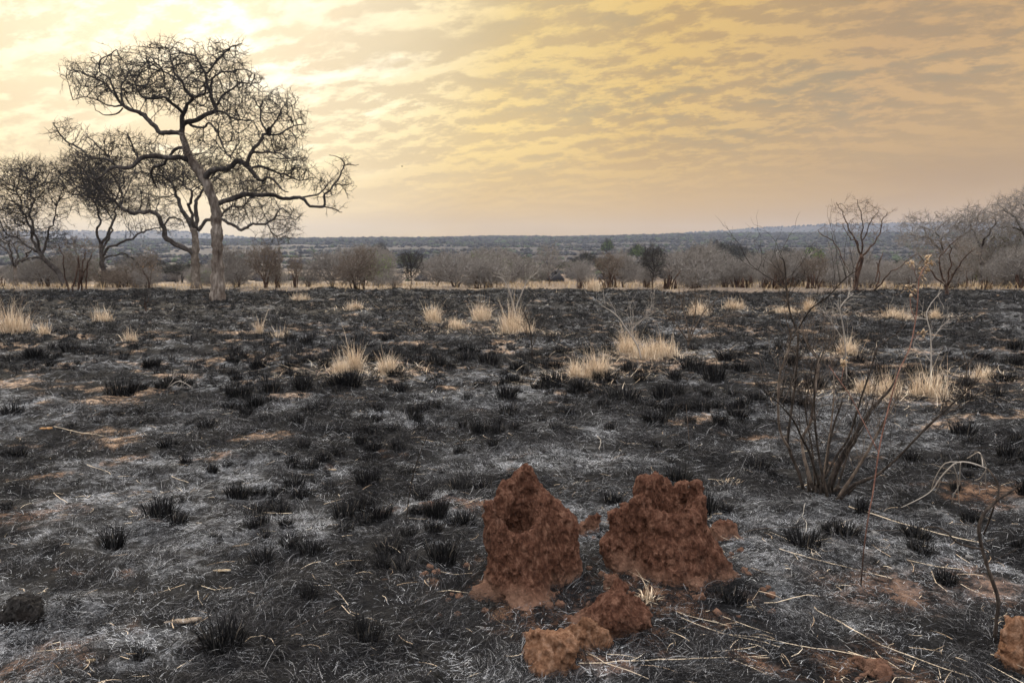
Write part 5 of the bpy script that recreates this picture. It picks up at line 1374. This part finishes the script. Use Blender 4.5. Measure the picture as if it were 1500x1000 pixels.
rs = np.random.default_rng(404)
Yb = on_ground(1215, 725)[1]
bb = on_ground(1212, 722)
shr = thing('burnt_shrub', 'tall fan of blackened bare stems right of the clay mounds', 'shrub', bb)
SHR = [  # pts, depth start, depth end, material
 ([(1177, 716, 3.8), (1170, 692, 3.4), (1160, 668, 3.2), (1154, 650, 2.8), (1157, 617, 2.5), (1165, 562, 2.4), (1168, 518, 2.2), (1169, 488, 2), (1160, 467, 1.9), (1153, 435, 1.7), (1151, 403, 1.5), (1148, 381, 1.3), (1142, 376, .8)], 0, .1, 'shrub_stem', 9),
 ([(1158, 660, 2.6), (1146, 640, 2.3), (1141, 620, 2.2), (1140, 575, 2), (1143, 545, 1.9), (1150, 525, 1.7), (1159, 496, 1.5), (1152, 470, 1), (1149, 450, .7)], 0, -.2, 'shrub_tan', 5),
 ([(1188, 707, 3.8), (1178, 670, 3.4), (1175, 641, 2.8), (1186, 622, 2.6), (1193, 584, 2.3), (1197, 541, 2), (1198, 525, 1.7), (1186, 512, 1.4), (1178, 494, 1.1), (1172, 470, .7)], .1, .5, 'shrub_tan', 8),
 ([(1200, 710, 3), (1186, 663, 2.5), (1177, 646, 2.2), (1162, 615, 1.8), (1140, 590, 1.3), (1120, 573, .8)], -.05, -.3, 'shrub_stem', 4),
 ([(1212, 727, 3.2), (1202, 681, 2.7), (1195, 632, 2.2), (1193, 595, 1.9), (1193, 555, 1.5), (1199, 520, 1)], -.1, .1, 'shrub_stem', 5),
 ([(1209, 700, 2.6), (1215, 650, 2.3), (1223, 617, 2), (1234, 588, 1.2)], .1, .2, 'shrub_stem', 2),
 ([(1208, 700, 2.6), (1225, 668, 2.4), (1243, 641, 2.2), (1261, 584, 1.9), (1276, 540, 1.7), (1283, 515, 1.5), (1286, 507, 1.3), (1312, 490, 1), (1327, 475, .6)], 0, .3, 'shrub_stem', 5),
 ([(1212, 718, 4.6), (1228, 676, 4.1), (1254, 635, 3.7), (1278, 597, 3.4), (1300, 575, 2.6), (1312, 556, 1.6), (1318, 540, .9)], 0, .1, 'shrub_stem', 5),
 ([(1217, 718, 3.6), (1234, 672, 3.4), (1252, 648, 3.2), (1256, 636, 2.4)], .05, -.05, 'shrub_stem', 0),
 ([(1224, 724, 2.4), (1243, 663, 1.9), (1260, 634, 1.6), (1274, 608, 1.2), (1280, 580, .8)], .1, .4, 'shrub_stem', 3),
 ([(1226, 732, 3.4), (1245, 703, 3.1), (1270, 663, 2.8), (1289, 628, 2.4), (1302, 604, 1.7), (1318, 575, .9)], -.1, -.3, 'shrub_tan', 5),
 ([(1228, 734, 4), (1252, 709, 3.4), (1283, 697, 3), (1318, 667, 2.5), (1362, 621, 2), (1406, 582, 1.4), (1437, 553, .8)], -.1, -.2, 'shrub_stem', 5),
 ([(1350, 634, 1.5), (1380, 608, 1.2), (1415, 592, .9), (1440, 566, .6)], -.15, 0, 'shrub_stem', 2),
 ([(1170, 480, 1.6), (1188, 452, 1.4), (1212, 435, 1.2), (1239, 407, 1), (1256, 396, .6)], .1, -.3, 'shrub_stem', 3),
 ([(1152, 424, 1.1), (1135, 412, .9), (1120, 403, .7), (1100, 388, .5)], .1, .3, 'shrub_stem', 1),
 ([(1204, 716, 2.2), (1212, 660, 1.8), (1219, 610, 1.5), (1222, 560, 1.2), (1216, 520, .8)], .2, .6, 'shrub_tan', 6),
 ([(1194, 712, 2), (1190, 660, 1.7), (1180, 600, 1.4), (1186, 560, 1.1), (1190, 530, .7)], .2, .5, 'shrub_stem', 5)]
gfoot = Geo()
for (pts, d0, d1, mt, nt_) in SHR:
    g = Geo(); P = traced_stem(g, pts, Yb + d0, Yb + d1, 7, .25, len(pts), k=.74)
    twigs_on(g, P, nt_ * 3 + 3, .32, .0018, rs, .5, 2)
    link('stem', g.mesh('stem', bb, True), M[mt], shr)
for i in range(26):
    a = rs.uniform(0, 6.28); r = rs.uniform(0, .13)
    p = bb + np.array([r * math.cos(a) * 1.1, r * math.sin(a) * .6, -.02]); q = p + np.array([rs.normal(0, .03), rs.normal(0, .03), rs.uniform(.05, .16)])
    tube(gfoot, np.array([p, (p + q) / 2, q]), np.array([.016, .012, .006]), 5, .3, i)
link('root_crown', gfoot.mesh('root_crown', bb, True), M['shrub_stem'], shr)

# tall red-brown weed stalk in front of the shrub
Yw = on_ground(1261, 858)[1]; wb = on_ground(1261, 858)
weed = thing('weed_stalk', 'tall thin red-brown weed stalk with dry seed heads, in front of the burnt shrub', 'weed', wb)
g = Geo()
Pw = traced_stem(g, [(1261, 858, 2.2), (1266, 800, 2.2), (1274, 745, 2.1), (1278, 727, 2.1), (1287, 663, 2), (1294, 628, 1.9), (1305, 584, 1.9), (1318, 540, 1.8), (1333, 509, 1.7), (1343, 456, 1.6), (1346, 409, 1.5), (1351, 396, 1.3), (1358, 386, 1)], Yw, Yw + .25, 7, .12, k=.48)
traced_stem(g, [(1287, 663, 1.3), (1270, 628, 1.2), (1243, 575, 1), (1226, 552, .8), (1214, 535, .6)], Yw + .1, Yw + .3, 5, .1)
link('stalk', g.mesh('stalk', wb, True), M['red_stalk'], weed)
def seed_head(px, py, n, sp, Y):
    c = at(px, py, Y); gs = Geo(); s = pxm(Y)
    for i in range(n):
        o = c + np.array([rs.normal(0, sp[0]), rs.normal(0, sp[0]) * .8, rs.normal(0, sp[1])]) * s
        V, q = CRUMB; gs.add((V * rs.uniform(.3, .7) * np.array([1, 1, 1.2])) + o, q, None, rs.random())
    k = 16
    a = rs.uniform(0, 6.28, k)
    blades(gs, c + rs.normal(0, 1, (k, 3)) * np.array([sp[0], sp[0], sp[1]]) * s, a, rs.uniform(-.8, .8, k), rs.uniform(-1.4, .3, k), rs.uniform(.015, .045, k), np.full(k, .008), rs.normal(0, .6, k), 3, rs.random(k))
    link('seed_head', gs.mesh('seed_head', wb, True), M['seed'], weed)
CRUMB = sdf_shape([('ell', (0, 0, 0), (.009, .009, .01))], (-.018, -.018, -.018), (.018, .018, .018), .004, .004, 60, 3, .01)
seed_head(1360, 384, 20, (3.5, 8), Yw + .25); seed_head(1352, 398, 8, (3, 5), Yw + .24); seed_head(1334, 424, 14, (6, 5), Yw + .22); seed_head(1334, 386, 5, (3, 2.5), Yw + .25); seed_head(1352, 488, 5, (4, 2.5), Yw + .2); seed_head(1236, 532, 14, (2, 3), Yw + .3)
g = Geo()
for pts in ([(1343, 440, 1), (1337, 432, .9), (1334, 426, .7)], [(1341, 470, 1), (1334, 450, .9), (1333, 430, .7)], [(1338, 495, .8), (1346, 490, .7), (1352, 487, .5)], [(1232, 562, .9), (1234, 548, .8), (1236, 538, .6)], [(1344, 410, .7), (1339, 396, .6), (1335, 388, .5)]):
    traced_stem(g, pts, Yw + .22, Yw + .22, 5, 0)
link('side_stalk', g.mesh('side_stalk', wb, True), M['red_stalk'], weed)

# bent dark stick with its bleached drooping branch
Yk = on_ground(1457, 938)[1]; kb = on_ground(1457, 938)
stick = thing('bent_stick', 'bent black stick standing at lower right, with a bleached drooping branch', 'stick', kb)
g = Geo()
for pts in ([(1457, 938, 4.2), (1460, 908, 4), (1462, 878, 3.9), (1453, 848, 3.7), (1445, 825, 3.6), (1437, 796, 3.4), (1434, 772, 3.4), (1441, 753, 3.2), (1452, 741, 3), (1464, 730, 2.8), (1480, 720, 2.3), (1496, 708, 1.6)],
            [(1460, 734, 2.4), (1463, 718, 2.2), (1461, 706, 2.1), (1451, 691, 1.9), (1446, 686, 1.6)], [(1438, 804, 2.4), (1418, 800, 2.1), (1400, 793, 1.9), (1388, 780, 1.8), (1373, 772, 1.6), (1354, 772, 1)],
            [(1456, 742, 2), (1450, 760, 1.8), (1441, 782, 1.5)]):
    traced_stem(g, pts, Yk, Yk + .12, 8, .2, 4, step=.02, k=.75)
link('stem', g.mesh('stem', kb, True), M['shrub_stem'], stick)
g = Geo()
for pts in ([(1446, 686, 1.9), (1436, 682, 1.8), (1419, 677, 1.8), (1402, 677, 1.8), (1390, 686, 1.6), (1377, 700, 1.5), (1365, 718, 1.3), (1345, 731, 1.1), (1320, 743, .7)], [(1440, 684, 1.4), (1438, 668, 1.3), (1433, 662, 1.2), (1424, 667, 1.2), (1417, 671, 1.1)], [(1436, 664, 1.2), (1443, 678, 1.1), (1444, 692, 1.1), (1443, 713, .8)],
            [(1407, 677, 1.4), (1406, 694, 1.3), (1405, 710, 1.2), (1397, 725, 1.1), (1394, 738, .7)], [(1396, 680, 1.3), (1402, 698, 1.2), (1403, 715, 1.1), (1406, 743, .7)], [(1444, 688, 1), (1436, 700, .9), (1428, 703, .6)], [(1377, 700, 1.2), (1375, 712, 1), (1370, 720, .6)], [(1402, 676, 1.3), (1385, 678, 1.2), (1374, 692, 1.1), (1367, 708, 1), (1364, 718, .6)]):
    traced_stem(g, pts, Yk + .12, Yk + .3, 6, .15, 5, step=.02)
link('bleached_branch', g.mesh('bleached_branch', kb, True), M['bleached'], stick)

# other standing sticks and dead bushes
def stick_thing(name, label, cat, px, py, polys, mt, tw=0, tl=.3, tr=.004, dz=.3, mesh_part=True, extra=None):
    b = on_ground(px, py); g = Geo()
    for pts in polys:
        P = traced_stem(g, pts, b[1], b[1] + rs.uniform(-dz, dz), 6, .2, len(pts), k=.5)
        if tw: twigs_on(g, P, tw * 2, tl * .8, tr * .5, rs, .3, 2)
    o = link(name, g.mesh(name, b, True), M[mt], None, b)
    return tag(o, label, cat)
stick_thing('dead_branch', 'bleached white branch leaning left out of the straw tufts in mid plain', 'branch', 938, 526, [[(939, 527, 3), (936, 512, 2.6), (930, 500, 2.4), (922, 488, 2.2), (914, 477, 2), (907, 466, 1.8), (893, 454, 1.3), (881, 448, .8)], [(922, 488, 1.2), (932, 476, 1), (946, 464, .7), (955, 460, .5)], [(930, 500, 1), (926, 484, .9), (924, 470, .6)]], 'bleached', 3, .5, .006)
stick_thing('dead_bush', 'dead grey bush with fanned bare twigs and a black foot, right of centre', 'bush', 1008, 508, [[(1008, 508, 3), (1009, 492, 2.6), (1006, 474, 2), (1000, 450, 1.5), (994, 420, .8)], [(1010, 500, 2.4), (1018, 480, 2), (1032, 456, 1.6), (1055, 432, .8)], [(1008, 500, 2), (1000, 488, 1.6), (985, 468, 1.2), (972, 452, .7)], [(1009, 496, 2), (1016, 470, 1.6), (1020, 444, 1.2), (1018, 424, .7)], [(1011, 498, 1.8), (1028, 484, 1.5), (1048, 470, 1.1), (1066, 462, .6)]], 'shrub_tan', 6, .7, .008)
stick_thing('dead_twigs', 'whitish dead twigs arching over the cone-shaped straw tuft', 'twigs', 757, 470, [[(757, 470, 2), (752, 448, 1.8), (746, 425, 1.5), (735, 408, 1.2), (722, 404, .7)], [(755, 452, 1.5), (764, 430, 1.3), (772, 412, 1), (786, 400, .6)], [(750, 440, 1.4), (744, 420, 1.1), (748, 404, .7)]], 'bleached', 4, .7, .008)
stick_thing('dead_sapling', 'thin dark sapling right of the cone-shaped straw tuft', 'sapling', 780, 528, [[(780, 528, 2.4), (779, 505, 2), (776, 480, 1.6), (770, 462, 1), (764, 450, .6)], [(779, 510, 1.6), (786, 492, 1.3), (796, 478, .7)], [(778, 500, 1.4), (770, 486, 1), (766, 476, .6)]], 'shrub_stem', 4, .5, .005)
stick_thing('dead_sapling', 'pale crooked dead sapling behind the tall red-brown stalk at right', 'sapling', 1363, 560, [[(1363, 562, 2.6), (1364, 526, 2.2), (1363, 488, 1.9), (1358, 468, 1.7), (1357, 458, 1.5), (1365, 443, 1.2), (1379, 427, .7)], [(1364, 500, 1.5), (1376, 482, 1.1), (1390, 468, .6)], [(1358, 468, 1.2), (1345, 465, 1), (1336, 460, .6)], [(1364, 530, 1.4), (1352, 516, 1.1), (1338, 508, .6)]], 'bleached', 3, .35, .004)
stick_thing('dead_sapling', 'grey forked dead sapling right of the burnt shrub\'s dark stem', 'sapling', 1240, 560, [[(1240, 560, 2.3), (1239, 522, 2), (1235, 480, 1.8), (1229, 452, 1.5), (1222, 444, .8)], [(1229, 453, 1.3), (1238, 440, 1.1), (1250, 430, .6)], [(1237, 500, 1.1), (1224, 480, .9), (1214, 464, .5)]], 'bleached', 4, .4, .005)
stick_thing('dead_sapling', 'greyish dead sapling with fine twigs left of the big straw tuft at right', 'sapling', 1196, 560, [[(1197, 562, 2.8), (1200, 530, 2.3), (1190, 512, 1.9), (1180, 496, 1.6), (1174, 474, 1), (1166, 450, .6)], [(1200, 532, 1.7), (1212, 510, 1.3), (1220, 492, .7)], [(1190, 512, 1.3), (1204, 496, 1), (1210, 488, .6)]], 'shrub_tan', 5, .5, .005)
stick_thing('bare_shoot', 'very thin bare stem leaning right in the open ash left of the jagged mound', 'shoot', 595, 762, [[(595, 762, 1.7), (599, 730, 1.6), (605, 697, 1.5), (616, 662, 1.3), (631, 626, .8)]], 'shrub_stem')
stick_thing('bare_shoot', 'short grey stem between the big straw tuft and the right edge', 'shoot', 1416, 560, [[(1416, 560, 1.6), (1416, 535, 1.4), (1410, 515, 1), (1404, 505, .6)], [(1416, 540, 1.2), (1426, 524, .8), (1436, 515, .5)]], 'shrub_tan', 2, .25, .003)
stick_thing('bare_shoot', 'thin upright stem in the ash behind the gap between mounds and burnt shrub', 'shoot', 1010, 660, [[(1010, 662, 1.2), (1009, 640, 1.1), (1007, 615, .9), (1005, 592, .6)]], 'shrub_tan', 2, .2, .002)
stick_thing('dead_bush', 'grey brush of fine dead twigs at the left edge', 'bush', 20, 485, [[(20, 486, 1.8), (22, 466, 1.5), (28, 450, 1.1), (36, 436, .6)], [(19, 482, 1.6), (12, 464, 1.2), (4, 448, .7)], [(22, 480, 1.5), (34, 466, 1.2), (50, 456, .7)]], 'shrub_tan', 6, .6, .006)
stick_thing('fallen_branch', 'forked pale dead branch lying on the sand patch in the mid left', 'branch', 262, 570, [[(225, 578, 1.8), (245, 568, 1.6), (262, 558, 1.4), (280, 566, .7)], [(245, 568, 1.3), (258, 574, 1.1), (275, 583, .6)]], 'bleached', 2, .4, .006)

# lying straw stalks, sticks and chips, each on its own
LY = [(('straw_stalk', 'straw stalk'), [
 ([(944, 881), (1004, 903), (1066, 919)], 1.5, 'long straw stalk starting at the stubble and pointing right'), ([(858, 959), (905, 980), (955, 1000)], 1.4, 'straw stalk running off the bottom edge beside the tan clod'),
 ([(850, 975), (950, 969), (1040, 967), (1124, 966)], 1.5, 'straight straw stalk lying level near the bottom edge'), ([(890, 961), (980, 968), (1060, 967), (1120, 963)], 1.3, 'straw stalk crossing the level one at a slight slant'),
 ([(998, 909), (1060, 931), (1140, 951)], 1.5, 'straw stalk below the cratered mound sloping right'), ([(1056, 906), (1098, 920), (1138, 932)], 1.3, 'short slanting straw stalk right of the cratered mound\'s front foot'),
 ([(1191, 890), (1230, 914), (1270, 937), (1340, 968), (1430, 999)], 2.2, 'thickest straw stalk, sloping down to the bottom right corner'), ([(1141, 806), (1220, 830), (1308, 856)], 1.7, 'straw stalk right of the cratered mound, sloping under the red-brown weed'),
 ([(1244, 744), (1330, 772), (1434, 799)], 2, 'long pale straw stalk below the burnt shrub'), ([(1050, 930), (1150, 944), (1263, 964)], 1.6, 'long straw stalk lying parallel to the thickest one'), ([(1050, 959), (1080, 956), (1107, 951)], 1.4, 'short straw stalk near the bottom edge right of the mounds'),
 ([(1331, 823), (1368, 832), (1411, 837)], 1.5, 'straw stalk left of the bent black stick'), ([(1118, 886), (1140, 884), (1160, 878), (1180, 874), (1198, 877)], 1.6, 'wavy straw stalk right of the cratered mound'), ([(1364, 840), (1374, 856), (1390, 871)], 1.5, 'short straw stalk slanting below the small spiky tussock'),
 ([(1246, 958), (1270, 966), (1300, 970), (1320, 984)], 1.5, 'bent straw stalk near the bottom edge, lower right'), ([(1185, 795), (1196, 803), (1207, 811)], 1.2, 'short straw stalk left of the red-brown weed'), ([(1400, 814), (1410, 820), (1420, 827)], 1.2, 'short straw stalk beside the lone ash lump'),
 ([(358, 741), (385, 752), (427, 754)], 1.6, 'curved straw stalk in the left foreground ash'), ([(491, 867), (503, 876), (514, 888)], 1.5, 'bent straw stalk left of the jagged mound'), ([(505, 888), (512, 902), (521, 906)], 1.3, 'hooked straw stalk below the bent one left of the jagged mound'),
 ([(367, 937), (385, 934), (404, 951)], 1.4, 'arched straw stalk near the bottom left of centre'), ([(128, 683), (146, 688), (162, 696)], 1.4, 'straw stalk in the left ash above the broad tussock'), ([(78, 724), (90, 732), (102, 738)], 1.2, 'short straw stalk in the far left ash'),
 ([(80, 626), (110, 634), (152, 640)], 1.3, 'straw stalk lying left of the pale sand patch'), ([(253, 700), (262, 704), (275, 709)], 1.2, 'tiny straw stalk in the middle of the left ash'), ([(289, 868), (291, 880), (297, 889)], 1.3, 'curled straw stalk above the splintered wood'), ([(297, 860), (315, 866), (340, 863)], 1.3, 'straw stalk looping beside the curled one'),
 ([(1160, 800), (1190, 795), (1220, 790)], .9, 'faint thin stalk pointing at the ash lumps'), ([(690, 872), (660, 868), (640, 870)], 1.3, 'straw stalk at the left foot of the jagged mound'), ([(638, 838), (665, 845), (690, 843)], 1.2, 'thin straw stalk left of the jagged mound\'s foot')], 'straw'),
 (('fallen_twig', 'twig'), [
 ([(1073, 789), (1107, 778), (1160, 777), (1240, 778), (1310, 781), (1392, 783)], 1.1, 'long thin reddish twig lying level behind the red-brown weed'), ([(1498, 802), (1452, 825), (1424, 850), (1400, 886)], 1.6, 'straight dark twig slanting behind the bent black stick'), ([(1390, 886), (1375, 905), (1362, 930)], 1.2, 'faint black twig lying left of the bent stick\'s foot'),
 ([(414, 932), (450, 914), (495, 890)], 1.7, 'slanting brown twig in the foreground left of the jagged mound'), ([(845, 925), (858, 962), (876, 1000)], 1.7, 'dark bent twig lying over the pink clod to the bottom edge'), ([(1185, 722), (1178, 745), (1176, 758), (1166, 770)], 1.4, 'bleached root twig left of the burnt shrub\'s foot'), ([(1176, 756), (1182, 768), (1180, 788)], 1.2, 'small bleached twig below the root twig'),
 ([(874, 640), (880, 648), (877, 660)], 2, 'short curled grey twig in the ash behind the mounds'), ([(270, 820), (300, 808), (318, 800)], 1.3, 'dark twig in the left foreground near the wood chip'), ([(1422, 658), (1460, 655), (1500, 659)], 1.8, 'black twig lying by the right edge above the bent stick')], 'shrub_tan')]
for ((nm, cat), items, mt) in LY:
    for (pts, r, lab) in items:
        g = Geo(); b = on_ground(*pts[0])
        P = traced_stem(g, [(x, y, r * (1 - .35 * i / len(pts))) for i, (x, y) in enumerate(pts)], 0, 0, 5, .1, 3, .75, ground=True, zoff=.012, k=.4, wob=.012)
        dark = mt != 'straw' and ('dark' in lab or 'black' in lab); bl = 'bleached' in lab or 'grey' in lab
        tag(link(nm, g.mesh(nm, b), M['shrub_stem'] if dark else M['bleached'] if bl else M[mt], None, b), lab, cat)
def chip(label, px, py, lpx, wpx, ang, mt, name, cat, seed):
    b = on_ground(px, py); s = pxm(b[1]); rng = np.random.default_rng(seed); n = 9
    t = np.linspace(-.5, .5, n); L_ = lpx * s; w = wpx * s * (1 - (2 * np.abs(t)) ** 2.2 * .85)
    g = Geo(); c, s_ = math.cos(ang), math.sin(ang)
    top = []
    for side in (1, -1):
        for zz in (0, 1):
            y = side * w * .5 * (1 if zz == 0 else .55) + rng.normal(0, .03, n) * wpx * s
            x = t * L_
            top.append(np.stack([x * c - y * s_, x * s_ + y * c, np.full(n, .004 if zz == 0 else .004 + wpx * s * .35) + rng.normal(0, .05, n) * wpx * s], 1))
    V = np.concatenate([top[0], top[1], top[3], top[2]])
    q = [[a * n + i, a * n + i + 1, ((a + 1) % 4) * n + i + 1, ((a + 1) % 4) * n + i] for a in range(4) for i in range(n - 1)]
    q += [[0, n, 2 * n, 3 * n], [n - 1, 4 * n - 1, 3 * n - 1, 2 * n - 1]]
    g.add(V, q); tag(link(name, g.mesh(name), M[mt], None, b), label, cat)
chip('splintered grey wood piece in the left foreground', 268, 912, 54, 12, .3, 'wood', 'wood_piece', 'wood', 1)
chip('flat tan wood chip in the foreground left of centre', 325, 837, 27, 6, .02, 'chip', 'wood_chip', 'wood chip', 2)
chip('pale yellow wood chip near the bottom left corner', 133, 969, 14, 8, .1, 'chip', 'wood_chip', 'wood chip', 3)
chip('small tan chip in the middle of the ash, above the left foreground', 487, 689, 12, 5, 0, 'chip', 'wood_chip', 'wood chip', 4)
chip('pale curled leaf right of the cratered mound', 1100, 891, 16, 7, .1, 'chip', 'dry_leaf', 'leaf', 5)
chip('pale chip lying in the ash right of the burnt shrub', 1396, 630, 16, 4, 0, 'chip', 'wood_chip', 'wood chip', 6)
chip('orange dead leaf beside the sand at far left', 68, 634, 18, 7, .2, 'leaf_orange', 'dry_leaf', 'leaf', 7)
chip('brown wood sliver in the ash left of the tall thin stem', 352, 800, 26, 5, .5, 'wood', 'wood_piece', 'wood', 8)

# a bird, a speck far off in the sky
bp = at(589, 244, 150); gB = Geo()
tube(gB, bp + np.array([[-.16, 0, 0], [-.06, 0, .03], [.08, 0, .02], [.2, 0, 0]]), np.array([.02, .07, .06, .015]), 8)
for sgn in (1, -1):
    w = np.array([[.06, 0, .03], [-.05, 0, .03], [-.04, .3 * sgn, .13], [.07, .28 * sgn, .13], [.0, .62 * sgn, .06], [.05, .6 * sgn, .06]]) + bp
    gB.add(np.vstack([w, w + [0, 0, .012]]), [[0, 1, 2, 3], [3, 2, 4, 5], [6, 9, 8, 7], [9, 11, 10, 8], [1, 7, 8, 2], [0, 3, 9, 6], [3, 5, 11, 9], [2, 8, 10, 4], [5, 4, 10, 11]])
tag(link('bird', gB.mesh('bird', bp), M['nest'], None, bp), 'tiny dark bird flying far off in the tan sky', 'bird')

# ------------------------------------------------------------------ haze: one closed box of even air
def haze(density, color):
    lo = np.array([-5700, -5700, -14.0]); hi = np.array([5700, 5700, 215.0])
    v = np.array([[x, y, z] for x in (0, 1) for y in (0, 1) for z in (0, 1)]) * (hi - lo) + lo
    f = [[0, 1, 3, 2], [4, 6, 7, 5], [0, 4, 5, 1], [2, 3, 7, 6], [0, 2, 6, 4], [1, 5, 7, 3]]
    m = bpy.data.materials.new('haze'); m.use_nodes = True; t = m.node_tree; t.nodes.clear()
    o = t.nodes.new('ShaderNodeOutputMaterial'); p = t.nodes.new('ShaderNodeVolumePrincipled')
    p.inputs['Color'].default_value = (*color, 1); p.inputs['Density'].default_value = density; p.inputs['Anisotropy'].default_value = 0
    t.links.new(p.outputs[0], o.inputs['Volume'])
    tag(link('haze', np_mesh('haze', v, f), m), 'thin dusty blue haze over the plain', 'haze', kind='stuff')
haze(.000095, (.62, .72, .95))
